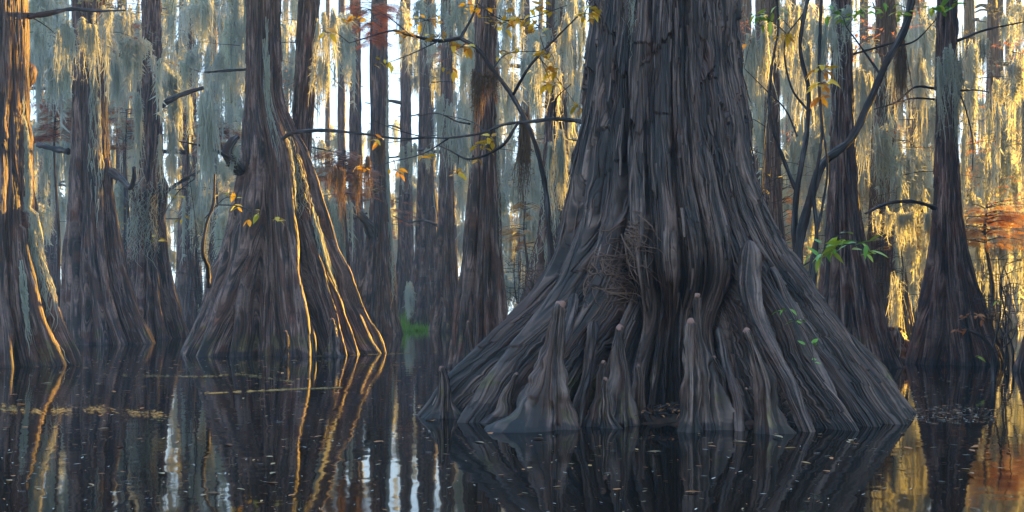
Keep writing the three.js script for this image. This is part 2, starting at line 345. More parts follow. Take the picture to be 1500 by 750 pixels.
function leaf(parent, p, shapes, mat, R, scale = 1, upright = 0) {
  const m = part('leaf', shapes[Math.floor(R() * shapes.length)], mat, parent);
  m.position.copy(p); m.rotation.set((R() - 0.5) * 1.6, R() * 6.28, (R() - 0.65) * 1.2 + upright); m.scale.setScalar(scale * (0.75 + 0.5 * R()));
  return m;
}


// ───────────────────────── the great cypress ─────────────────────────
const DEG = Math.PI / 180;
const sink = (a, b, to) => fl => lerp(1, to, smooth(a, b, fl));
const heroRidges = [];
for (const [th, amp, w, wb, to] of [[-104, 1, 17, 8, 1], [-84, 1, 15, 5, 1], [-62, 0.97, 14, 4, 1], [-43, 0.92, 12, 3.2, 0.92], [-24, 0.95, 11, 6, 0.5], [-8, 1, 10, 6, 0.38], [8, 0.9, 10, 6, 0.34], [22, 1, 10, 5, 0.46], [34, 1.0, 9, 2.3, 0.98], [46, 0.95, 10, 2.3, 1], [58, 1.02, 11, 2.5, 1], [74, 0.96, 12, 2.5, 1], [92, 1.02, 14, 3, 1]])
  heroRidges.push({ th: th * DEG, amp, w: w * DEG, wb: wb * DEG, t: -1, drift: 0, s: th + 200, curve: to < 0.91 ? sink(0.18, 0.62, to) : null });
for (const [th, amp, wb, t] of [[66, 0.66, 2, 0.3], [83, 0.7, 2.4, 0.25], [-53, 0.66, 2.6, 0.3], [-73, 0.7, 3, 0.35], [-33, 0.62, 3, 0.3], [-16, 0.44, 4, 0.3], [0, 0.4, 4, 0.3], [15, 0.42, 4, 0.3], [29, 0.7, 2.5, 0.3]])
  heroRidges.push({ th: th * DEG, amp, w: wb * DEG, wb: wb * DEG, t, drift: 0.03, s: th + 321 });
for (let k = 0; k < 7; k++) heroRidges.push({ th: (123 + k * 19) * DEG, amp: 0.95, w: 13 * DEG, wb: 10 * DEG, t: -1, drift: 0, s: k * 7 });
const hero = new Trunk({ d: 10, zs: 0.74, baseBark: 0.75, spread: 0.36, seed: 3, top: 11, noAuto: true, extra: heroRidges, grooveTop: 0.1, grooveBase: 0.27, floor: 0.68, wiggle: 0.018, barkDepth: 0.032, stripFreq: 0.9, algae: 0.25, under: 0.3, lean: -0.1,
  sil: [[0, 868, 1076], [100, 860, 1082], [200, 849, 1092], [260, 840, 1104], [330, 826, 1132], [380, 806, 1160], [420, 782, 1190], [460, 748, 1222], [500, 708, 1254], [545, 664, 1292], [585, 634, 1320], [606, 620, 1334]] });
const heroTree = thing('cypress_tree', 'huge bald cypress with shaggy dark bark, splayed roots and knobby knees', 'tree', hero.base);
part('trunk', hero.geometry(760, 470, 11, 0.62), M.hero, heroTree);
{ // peeling strips of bark
  const R = rng(91);
  for (let s = 0; s < 230; s++) {
    const th = (R() * 190 - 95) * DEG, y0 = 0.9 + R() * 3.3, L = 0.18 + 0.5 * R() * R(), w = 0.012 + 0.03 * R(), lift = 0.008 + 0.03 * R() * R(), n = 5, pos = [], uv = [], idx = [];
    let tilt = (R() - 0.5) * 0.05;
    for (let k = 0; k <= n; k++) {
      const t = k / n, y = y0 - L * t, sh = hero.shape(y), r = hero.radius(th, y, sh), ww = w * (1 - 0.55 * t * t) * 0.5, off = 0.004 + lift * t * t, th2 = th + tilt * t;
      for (const [sx, o] of [[-1, 0], [0, 0.008], [1, 0]]) {
        const rr = r + off + o, a = th2 + sx * ww / r;
        pos.push(sh.c - hero.base.x + Math.sin(a) * rr, y, Math.cos(a) * rr * hero.zs); uv.push(a * hero.rTop * 1.6 + s * 0.13, y / 2 + s * 0.31);
      }
      if (k < n) { const a = k * 3; idx.push(a, a + 3, a + 1, a + 1, a + 3, a + 4, a + 1, a + 4, a + 2, a + 2, a + 4, a + 5); }
    }
    part('bark_strip', buildGeo(pos, idx, uv), M.strip, heroTree);
  }
}
// knees: knobbly columns with root flanks
function kneeGeo({ h, r, flank = [], lean = [0, 0], seed, nT = 44, nY = 54, body = 0.42 }) {
  const pos = [], uv = [], col = [], idx = [], prof = [[-0.12, 1.15], [0, 1], [0.15, 0.72], [0.35, body * 1.2], [0.6, body], [0.8, body * 0.82], [0.86, body * 0.66], [0.93, body * 0.72], [0.98, body * 0.45], [1, 0.02]];
  for (let j = 0; j <= nY; j++) {
    const t = lerp(-0.12, 1, j / nY), [p] = hermite(prof, t);
    for (let i = 0; i <= nT; i++) {
      const th = (i === nT ? 0 : i) / nT * 2 * Math.PI; let rr = r * p;
      for (const [fd, ext, w, hh] of flank) { let dt = Math.abs(th - ((fd * DEG + 2 * Math.PI) % (2 * Math.PI))); if (dt > Math.PI) dt = 2 * Math.PI - dt; const q = dt / (w * DEG); if (q < 1) rr += ext * Math.pow(clamp(1 - Math.max(0, t) / hh), 1.5) * Math.pow(1 - q * q, 0.8); }
      const knob = fbm(th * 1.6 + seed, t * h * 7, seed + 1) - 0.5, grain = vnoise(th * 9, t * h * 3, seed + 2) - 0.5, cr = Math.pow(1 - Math.abs(2 * vnoise(th * 5, t * h * 2.4, seed + 4) - 1), 3);
      rr *= 1 + 0.75 * knob * (t < 1 ? 1 : 0) + 0.2 * grain; rr -= 0.016 * cr * (t < 0.95 ? 1 : 0); rr = Math.max(0.002, rr);
      pos.push(Math.sin(th) * rr + lean[0] * t * t + 0.03 * (vnoise(t * 4, seed, 3) - 0.5), t * h, Math.cos(th) * rr * 0.85 + lean[1] * t * t);
      uv.push(i / nT * 2 * Math.PI * r * 0.8 + seed * 0.11, t * h / 2 + seed * 0.17);
      const m = 0.44 + 0.46 * fbm(th * 3, t * h * 4, seed + 8);
      const wet = t * h + 0.1 * (vnoise(th * 6, t * h * 8, seed + 6) - 0.5) < 0.05, alg = t * h < 0.28 && fbm(th * 3 + 5, t * h * 8, seed + 12) > 0.62;
      col.push(...(wet ? [0.2, 0.2, 0.23] : alg ? [m * 0.85, m * 1.0, m * 0.55] : [m, m * 0.99, m * 0.98]));
      if (i < nT && j < nY) { const k = j * (nT + 1) + i; idx.push(k, k + 1, k + nT + 1, k + 1, k + nT + 2, k + nT + 1); }
    }
  }
  return buildGeo(pos, idx, uv, col);
}
function knee(parent, px, py, topY, wpx, o = {}) {
  const d = EYE * FOCAL / (py - HORIZON), p = at(px, py, d);
  const m = part('knee', kneeGeo({ h: metres(py - topY, d), r: metres(wpx / 2, d), seed: px % 97 + 1, ...o, lean: [metres(o.leanPx || 0, d), 0], flank: (o.flank || []).map(([a, e, w, hh]) => [a, metres(e, d), w, hh]) }), M.hero, parent);
  m.position.copy(p).sub(parent.position);
  // its raw, reddish tip
  const R = rng(px), r = metres(wpx / 2, d) * (o.body || 0.42) * 0.52, g = new THREE.SphereGeometry(r, 12, 8), q = g.attributes.position;
  for (let i = 0; i < q.count; i++) { const k = 1 + 0.8 * (vnoise(q.getX(i) / r * 1.5 + px, q.getY(i) / r * 1.5 + q.getZ(i) / r, 4) - 0.5); q.setXYZ(i, q.getX(i) * k, q.getY(i) * k * 0.9, q.getZ(i) * k * 0.9); }
  g.computeVertexNormals();
  const tip = part('tip', g, M.rawWood, m), h = metres(py - topY, d); tip.position.set(metres(o.leanPx || 0, d) * 0.97 + 0.03 * (vnoise(4, px % 97 + 1, 3) - 0.5), h - r * 0.75, 0); tip.rotation.y = R() * 6;
  return m;
}
knee(heroTree, 812, 627, 441, 58, { leanPx: 8, body: 0.5, flank: [[-80, 58, 55, 0.85], [-35, 26, 40, 0.6], [60, 10, 40, 0.5]] });
knee(heroTree, 926, 592, 382, 46, { leanPx: -2, body: 0.42, flank: [[60, 20, 30, 0.5], [-70, 14, 30, 0.4]] });
knee(heroTree, 912, 622, 476, 44, { leanPx: -6, body: 0.5, flank: [[-75, 34, 32, 0.8], [-15, 12, 30, 0.7], [70, 12, 26, 0.6]] });
knee(heroTree, 875, 624, 528, 24, { leanPx: 8, body: 0.6, flank: [[-60, 10, 40, 0.7]] });
knee(heroTree, 888, 627, 553, 20, { leanPx: -4, body: 0.6, flank: [[70, 14, 40, 0.8]] });
knee(heroTree, 940, 620, 534, 20, { leanPx: -4, body: 0.62, flank: [[60, 8, 40, 0.5]] });
knee(heroTree, 968, 606, 540, 40, { leanPx: 10, body: 0.7, flank: [[-80, 14, 40, 0.7]] });
knee(heroTree, 1014, 632, 468, 34, { leanPx: -4, body: 0.72, flank: [[-10, 8, 30, 0.9], [-70, 8, 30, 0.7]] });
knee(heroTree, 1027, 628, 430, 40, { leanPx: -8, body: 0.42, flank: [[30, 12, 24, 0.8], [80, 44, 20, 0.72], [62, 26, 16, 0.8]] });
knee(heroTree, 1072, 626, 520, 18, { leanPx: -30, body: 0.7, flank: [[80, 10, 30, 0.6]] });
knee(heroTree, 1122, 634, 481, 36, { leanPx: -30, body: 0.62, flank: [[75, 24, 26, 0.8], [10, 10, 24, 0.9], [40, 10, 18, 0.7]] });
knee(heroTree, 1114, 633, 568, 20, { leanPx: -18, body: 0.62, flank: [[60, 22, 40, 0.7]] });
knee(heroTree, 652, 612, 536, 34, { leanPx: -6, body: 0.5, flank: [[80, 16, 40, 0.7], [-80, 18, 40, 0.6]] });
knee(heroTree, 686, 606, 560, 26, { leanPx: -6, body: 0.7, flank: [[70, 12, 40, 0.7]] });
knee(heroTree, 742, 618, 546, 28, { leanPx: 14, body: 0.5, flank: [[-80, 26, 40, 0.9]] });
knee(heroTree, 762, 612, 560, 18, { body: 0.7 });
// long roots that run down the flanks
const root = (pts, d, r0, r1, seed) => { const P = pts.map(([x, y, dd]) => at(x, y, d + dd - 0.16).sub(heroTree.position)); part('root', tube(P, metres(r0, d), metres(r1, d), { seg: 22, per: 26, knot: 0.12, rough: 0.55, round: 0.09, seed, col: [0.6, 0.585, 0.585] }), M.hero, heroTree); };
root([[1097, 352, 0], [1099, 400, -0.05], [1104, 450, -0.15], [1128, 510, -0.3], [1160, 575, -0.45], [1186, 640, -0.6]], 9.35, 15, 10, 5);
root([[1128, 392, 0.1], [1158, 455, 0], [1188, 520, -0.15], [1216, 580, -0.3], [1226, 640, -0.35]], 9.35, 10, 9, 6);
root([[1172, 440, 0.2], [1215, 500, 0.1], [1256, 560, 0.0], [1290, 626, -0.1]], 9.5, 8, 9, 7);
root([[1205, 470, 0.35], [1255, 520, 0.3], [1298, 572, 0.25], [1328, 626, 0.2]], 9.5, 7, 8, 8);
root([[842, 430, 0.2], [830, 490, 0.0], [800, 545, -0.05], [778, 600, -0.1], [770, 640, -0.1]], 9.3, 7, 8, 9);
root([[870, 470, 0.1], [862, 540, 0], [850, 600, -0.1], [846, 640, -0.15]], 9.3, 9, 9, 10);
root([[1052, 480, 0.2], [1066, 540, 0], [1080, 590, -0.2], [1084, 640, -0.3]], 9.1, 6, 8, 11);
{ // dark fibrous rootlets matted on the flank
  const R = rng(17), gs = [];
  for (let s = 0; s < 110; s++) {
    const c = s % 2, th = (-42 + 14 * c + 9 * (R() + R() - 1)) * DEG, y = [1.3, 1.55][c] + 0.28 * (R() + R() - 1), pts = []; let a = th, yy = y;
    for (let k = 0; k < 4; k++) { pts.push(hero.point(a, yy, 0.02 + 0.07 * R(), false)); a += (R() - 0.4) * 0.25; yy -= (R() - 0.15) * 0.16; }
    gs.push(tube(pts, 0.004 + 0.004 * R(), 0.002, { seg: 3, per: 3, seed: s }));
  }
  tag(part('root_mat', mergeGeometries(gs), M.rootlet, heroTree), null, null, null, 'stuff');
}
// litter caught between the roots
{
  const pos = [], idx = [], col = [], n = 60, m = 36, R = rng(5);
  for (let j = 0; j <= m; j++) for (let i = 0; i <= n; i++) {
    const u = i / n * 2 - 1, v = j / m * 2 - 1, e = clamp(1 - u * u * u * u - v * v * v * v);
    pos.push(u * 0.95, -0.14 + 0.17 * Math.sqrt(e) + 0.12 * (fbm(u * 6 + 9, v * 5, 61, 4) - 0.5) * 2, v * 0.55);
    const c = 0.4 + 1.2 * fbm(u * 30, v * 20, 62, 2); col.push(c * (0.8 + 0.6 * R()), c * 0.9, c * 0.85);
    if (i < n && j < m) { const k = j * (n + 1) + i; idx.push(k, k + n + 1, k + 1, k + 1, k + n + 1, k + n + 2); }
  }
  const mound = single('litter_mound', buildGeo(pos, idx, null, col), M.litter, 'dark mound of leaf litter caught between the roots of the huge cypress', 'litter', at(985, 606, 9.5).setY(0));
  mound.userData.kind = 'stuff';
  const tw = [], lf = [];
  for (let k = 0; k < 260; k++) {
    const x = (R() * 2 - 1) * 0.95, z = (R() * 2 - 1) * 0.6, y = 0.02 + 0.09 * (1 - x * x) * R() + 0.02, a = R() * 6.28, l = 0.08 + 0.25 * R() * R(), e = V3(Math.cos(a) * l, (R() - 0.4) * l * 0.7, Math.sin(a) * l);
    tw.push(tube([V3(x, y, z), V3(x, y, z).addScaledVector(e, 0.5).add(V3(0, 0.02 * R(), 0)), V3(x, y, z).add(e)], 0.004 + 0.005 * R() * R(), 0.002, { seg: 4, per: 3, seed: k }));
    if (k % 2) { const g = leafGeo(0.06 + 0.05 * R(), 0.03, 0.4, 0.3); g.rotateZ((R() - 0.5) * 1.2); g.rotateY(R() * 6.28); g.translate(x, y + 0.02, z); lf.push(g); }
  }
  const twigs = single('fallen_twigs', mergeGeometries(tw), M.limb, 'tangle of fallen twigs on the litter between the huge roots', 'twigs', mound.position); twigs.userData.kind = 'stuff';
  const leaves = single('fallen_leaves', mergeGeometries(lf), M.deadLeaf, 'brown fallen leaves on the litter between the huge roots', 'leaves', mound.position); leaves.userData.kind = 'stuff';
}

// ───────────────────────── the nearer cypresses ─────────────────────────
function cypress(o) {
  const tr = new Trunk(o), t = thing('cypress_tree', o.label, 'tree', tr.base, o.group);
  part('trunk', tr.geometry(o.nT || 260, o.nY || 190, tr.top, 0.5), o.mat || M.mid, t);
  tr.tree = t; return tr;
}
const treeA = cypress({ d: 18.2, seed: 21, n: 10, zs: 0.8, barkDepth: 0.014, grooveTop: 0.03, label: 'thick cypress with a round knot on its bark and a moss-streaked edge', algae: 0.9,
  sil: [[0, -66, 46], [100, -66, 47], [200, -70, 51], [300, -82, 59], [380, -100, 70], [430, -118, 84], [480, -138, 102], [530, -158, 124]] });
const treeB = cypress({ d: 27.7, seed: 34, n: 9, label: 'upright cypress with grey moss on its bark beside the knotted tree',
  sil: [[0, 106, 155], [100, 107, 157], [200, 104, 161], [300, 98, 170], [350, 93, 177], [400, 89, 188], [450, 86, 203], [503, 80, 228]] });
const treeC = cypress({ d: 32, seed: 45, n: 9, label: 'slimmer cypress with a shaggy twiggy collar above its fluted base', barkDepth: 0.03,
  sil: [[0, 208, 235], [100, 207, 236], [200, 204, 238], [258, 200, 241], [275, 188, 248], [320, 190, 244], [370, 186, 248], [420, 182, 258], [460, 176, 268], [497, 168, 281]] });
const treeD = cypress({ d: 22.2, seed: 58, n: 14, zs: 0.82, grooveBase: 0.24, nT: 420, nY: 240, algae: 0.9, label: 'twin-stemmed cypress on a wide fan of smooth root ribs',
  sil: [[0, 359, 411], [100, 358, 413], [150, 356, 418], [190, 351, 436], [220, 347, 452], [260, 340, 464], [300, 331, 474], [350, 318, 490], [400, 302, 509], [450, 282, 531], [490, 264, 550], [518, 250, 564]] });
{ // its second stem
  const st = new Trunk({ d: 22.6, seed: 63, n: 8, zs: 0.9, top: 12, lean: 0.3, sil: [[0, 437, 468], [100, 431, 463], [200, 428, 456], [260, 424, 454], [330, 418, 452]] });
  st.keys.shift(); st.under = -1.6; st.rBase = st.rTop * 1.2; st.algae = 0;
  const m = part('stem', st.geometry(150, 120, 12, 0.4), M.mid, treeD.tree); m.position.copy(st.base).sub(treeD.tree.position);
}
const treeE = cypress({ d: 35.7, seed: 71, n: 8, label: 'hazy cypress with an arching limb over the water behind the twin-stemmed tree', nT: 180, nY: 130,
  sil: [[0, 545, 568], [100, 542, 570], [200, 542, 570], [300, 541, 573], [340, 537, 577], [380, 529, 582], [420, 522, 587], [460, 516, 592], [490, 508, 601]] });
const treeF = cypress({ d: 55, top: 24, seed: 83, n: 8, label: 'pale grey cypress far back above a bright green grass tuft', nT: 140, nY: 110,
  sil: [[0, 616, 635], [200, 613, 637], [300, 610, 642], [400, 605, 650], [474, 596, 662]] });
const treeG = cypress({ d: 17.3, seed: 96, n: 10, zs: 0.8, nT: 320, nY: 220, barkDepth: 0.018, label: 'reddish brown cypress with straight ribs close behind the left roots of the huge tree',
  sil: [[0, 697, 728], [100, 694, 729], [200, 690, 732], [300, 683, 737], [360, 677, 740], [400, 672, 743], [450, 664, 748], [500, 657, 753], [538, 650, 757]] });
const treeI = cypress({ d: 17.3, seed: 107, n: 10, zs: 0.8, nT: 300, nY: 210, barkDepth: 0.02, label: 'straight cypress behind the green sprig, its foot beside the huge roots',
  sil: [[0, 1219, 1245], [100, 1218, 1248], [200, 1216, 1251], [300, 1212, 1259], [350, 1208, 1267], [400, 1203, 1278], [450, 1196, 1291], [500, 1188, 1305], [538, 1178, 1320]] });
const treeJ = cypress({ d: 27, seed: 118, n: 9, nT: 200, nY: 150, barkDepth: 0.035, label: 'twig-covered cypress standing between the sprig tree and the red-brown ribbed tree',
  sil: [[0, 1285, 1311], [100, 1282, 1312], [200, 1278, 1312], [300, 1274, 1316], [400, 1268, 1326], [450, 1262, 1334], [504, 1253, 1347]] });
const treeK = cypress({ d: 18.3, seed: 129, n: 10, zs: 0.8, nT: 320, nY: 220, barkDepth: 0.018, label: 'red-brown ribbed cypress with pale moss on its bark and a bowed side limb',
  sil: [[0, 1372, 1402], [100, 1371, 1402], [200, 1370, 1403], [290, 1367, 1408], [340, 1362, 1415], [390, 1354, 1426], [440, 1343, 1442], [490, 1333, 1459], [533, 1321, 1476]] });
const treeL = cypress({ d: 16, seed: 131, n: 9, nT: 180, nY: 130, label: 'cypress whose foot just enters the picture beyond the dead stub', sil: [[0, 1560, 1600], [300, 1545, 1612], [420, 1524, 1634], [490, 1500, 1650], [545, 1484, 1668]] });
const treeM = cypress({ d: 24, seed: 141, n: 9, nT: 170, nY: 130, label: 'cypress half hidden behind the left flank of the huge tree', sil: [[0, 800, 828], [200, 796, 832], [300, 790, 836], [380, 776, 846], [440, 756, 858], [512, 730, 880]] });
const treeN = cypress({ d: 24, seed: 152, n: 8, nT: 150, nY: 120, label: 'slender cypress seen just past the right edge of the huge trunk', sil: [[0, 1122, 1141], [200, 1119, 1144], [300, 1115, 1148], [400, 1104, 1160], [512, 1080, 1185]] });
knee(treeG.tree, 687, 543, 470, 14, { leanPx: -2, body: 0.7, flank: [[-60, 5, 40, 0.5]] });
knee(treeD.tree, 419, 524, 484, 11, { body: 0.72 });
knee(treeD.tree, 489, 522, 466, 20, { leanPx: -3, body: 0.6, flank: [[-70, 5, 40, 0.8], [60, 8, 40, 0.8]] });
// the round knot
{
  const k = new THREE.SphereGeometry(metres(15, 18), 20, 16), p = k.attributes.position, c = [];
  for (let i = 0; i < p.count; i++) { const s = 1 + 0.35 * (fbm(p.getX(i) * 14 + 5, p.getY(i) * 14 + p.getZ(i) * 9, 9) - 0.5); p.setXYZ(i, p.getX(i) * s, p.getY(i) * s * 1.3, p.getZ(i) * s); c.push(0.47, 0.39, 0.35); }
  k.setAttribute('color', new THREE.Float32BufferAttribute(c, 3)); k.computeVertexNormals();
  const m = part('knot', k, M.mid, treeA.tree); m.position.copy(at(38, 108, 18.4)).sub(treeA.tree.position);
}
// limbs of these trees
const L1 = (t, pts, r0, r1, mat = M.limb, dd = 0) => limb(t.tree, 'limb', pts, t.d + dd, r0, r1, mat, { seg: 8, per: 7, knot: 0.3 });
L1(treeA, [[40, 24, 0.1], [70, 20, -0.2], [105, 13, -0.5], [140, 16, -0.7], [183, 15, -0.8]], 4.5, 1);
L1(treeA, [[46, 25], [70, 40], [92, 62]], 1, 0.4);
L1(treeB, [[100, 222], [80, 218, 0.3], [56, 212, 0.7]], 4, 4.5);
L1(treeB, [[160, 250], [178, 262, -0.3], [190, 275, -0.5], [196, 262, -0.8], [196, 245, -1]], 7, 3);
L1(treeC, [[210, 100, 0], [190, 90, -0.3], [163, 73, -0.8]], 3.5, 2);
L1(treeC, [[236, 154], [256, 143, -0.4], [276, 135, -0.6], [297, 129, -0.9]], 4.5, 2.6);
L1(treeC, [[205, 110], [202, 140, -0.4], [199, 180, -0.6]], 2.6, 1);
L1(treeC, [[236, 222], [252, 222], [272, 223]], 3, 3);
L1(treeC, [[238, 285], [262, 268, -0.5], [290, 252, -0.8], [312, 238, -1]], 3.4, 1.5);
L1(treeD, [[352, 250, -0.3], [340, 236, -0.6], [333, 222, -0.7], [340, 208, -0.7], [348, 200, -0.6]], 11, 5);
L1(treeD, [[345, 236, -0.6], [322, 224, -0.9], [300, 215, -1.1], [262, 207, -1.3]], 3.2, 0.8);
L1(treeD, [[372, 101, 0.2], [340, 103, 0.4], [300, 106, 0.6]], 2.4, 1.4);
L1(treeD, [[412, 205, -0.4], [428, 195, -0.9], [471, 191, -1.4], [531, 196, -1.8], [587, 203, -2], [640, 198, -2.2]], 3.4, 0.6);
L1(treeD, [[306, 420, -2.2], [304, 390, -2.6], [297, 370, -2.8], [302, 330, -2.9], [312, 300, -3], [315, 255, -3]], 3, 1.2);
L1(treeE, [[548, 350], [540, 330, -0.5], [524, 312, -1], [505, 304, -1.2], [465, 302, -1.5]], 9, 4.5, M.limbGrey);
L1(treeE, [[538, 312], [515, 322], [490, 335], [470, 345]], 1.6, 0.6);
L1(treeG, [[694, 182, 0.2], [670, 178, -0.5], [640, 166, -1], [612, 170, -1.2]], 1.6, 0.6);
L1(treeK, [[1370, 305, -0.2], [1354, 299, -0.5], [1330, 295, -0.7], [1300, 298, -0.8], [1268, 313, -1]], 3.6, 1.6);
L1(treeK, [[1372, 130], [1340, 128, -0.3], [1312, 150, -0.5], [1280, 160, -0.6]], 2, 0.8);
L1(treeK, [[1374, 146], [1340, 144, -0.3], [1312, 150, -0.5]], 1.8, 0.7);
L1(treeK, [[1402, 60], [1440, 45, -0.5], [1480, 36, -0.8], [1520, 28, -1]], 2.4, 0.8);
L1(treeK, [[1402, 128], [1416, 165, -0.3], [1425, 210, -0.4], [1424, 250, -0.4]], 1.4, 0.6);
L1(treeK, [[1404, 133], [1430, 132, -0.3], [1450, 135, -0.4]], 1.6, 0.7);
L1(treeI, [[1247, 80], [1290, 68], [1310, 62]], 2, 1.3);
L1(treeJ, [[1312, 152], [1290, 200], [1270, 190]], 2, 1);
// off to the right of the picture stands more forest, whose shade falls on the huge cypress
const px = (x, d) => CENTRE_X + x / d * FOCAL;
function shadeTree(x, d, r, seed, label) {
  const c = px(x, d), w = r / d * FOCAL;
  return cypress({ d, seed, n: 9, nT: 110, nY: 80, top: 13, label, group: 'trees beyond the right edge',
    sil: [[-200, c - w, c + w], [150, c - w * 1.1, c + w * 1.1], [300, c - w * 1.25, c + w * 1.25], [HORIZON + FOCAL / d, c - w * 1.8, c + w * 1.8]] });
}
const rightTrees = [[7.8, 14.6, 0.5, 201], [9.1, 13.7, 0.5, 202], [9.6, 16.8, 0.6, 203], [10.8, 15.6, 0.5, 204], [11.6, 18.8, 0.5, 205], [12.6, 20.8, 0.5, 206], [12.2, 23, 0.45, 207], [14, 22.4, 0.5, 208], [7.4, 12.4, 0.45, 209], [9.6, 11.8, 0.5, 210]];
for (const [x, d, r, seed] of rightTrees) shadeTree(x, d, r, seed, 'moss-hung cypress standing beyond the right edge, shading the huge tree');

// ───────────────────────── the forest behind ─────────────────────────
{
  const R = rng(303), shapes = [];
  // a handful of trunk shapes, cloned at their own places and sizes
  for (let k = 0; k < 6; k++) {
    const tr = new Trunk({ d: 50, seed: 400 + k * 13, n: 8, top: 34, barkDepth: 0.03, grooveBase: 0.4, lean: (R() - 0.5) * 0.8, sil: [[-100, 742, 757], [100, 741, 759], [300, 738, 762], [400, 732, 767], [450, 727, 774], [477, 721, 780]] });
    shapes.push(tr.geometry(44, 70, 34, 0.2));
  }
  const spots = [[278, 46], [312, 60], [268, 70], [595, 62], [655, 40], [662, 74], [770, 48], [838, 58], [500, 66], [520, 52], [30, 52], [75, 64], [178, 56], [1092, 40], [1160, 52], [1200, 64], [1340, 42], [1458, 38], [1452, 58], [1478, 70], [1350, 66], [1265, 50], [420, 76], [345, 74], [715, 66], [1110, 70], [1300, 76], [140, 72], [230, 80], [480, 84], [560, 86], [630, 88], [690, 82], [790, 86], [60, 86], [1180, 84], [1400, 86], [1490, 90], [1240, 90], [1330, 92], [10, 78], [370, 90], [1117, 34], [1420, 48]];
  for (const [x, d] of spots) {
    const t = thing('background_cypress', 'hazy cypress trunk among the moss curtains of the background', 'tree', at(x, 445, d).setY(0), 'background cypress trunks');
    const m = part('trunk', shapes[Math.floor(R() * shapes.length)], M.mid, t);
    const s = 0.7 + 0.5 * R(); m.scale.set(s, 1, s); m.rotation.y = R() * 6.28;
    const nl = 2 + Math.floor(R() * 3), gs = [];
    for (let k = 0; k < nl; k++) {
      const y = 3 + R() * 14, a = R() * 6.28, l = 1.2 + R() * 2.6, up = (R() - 0.35) * 1.2;
      part('limb', tube([V3(0, y, 0), V3(Math.cos(a) * l * 0.4, y + up * 0.4 + 0.15, Math.sin(a) * l * 0.4), V3(Math.cos(a + 0.2) * l * 0.75, y + up * 0.6, Math.sin(a + 0.2) * l * 0.75), V3(Math.cos(a + 0.1) * l, y + up, Math.sin(a + 0.1) * l)], 0.07 + 0.05 * R(), 0.02, { seg: 5, per: 4, knot: 0.3, seed: k + x }), M.limb, t);
    }
  }
}
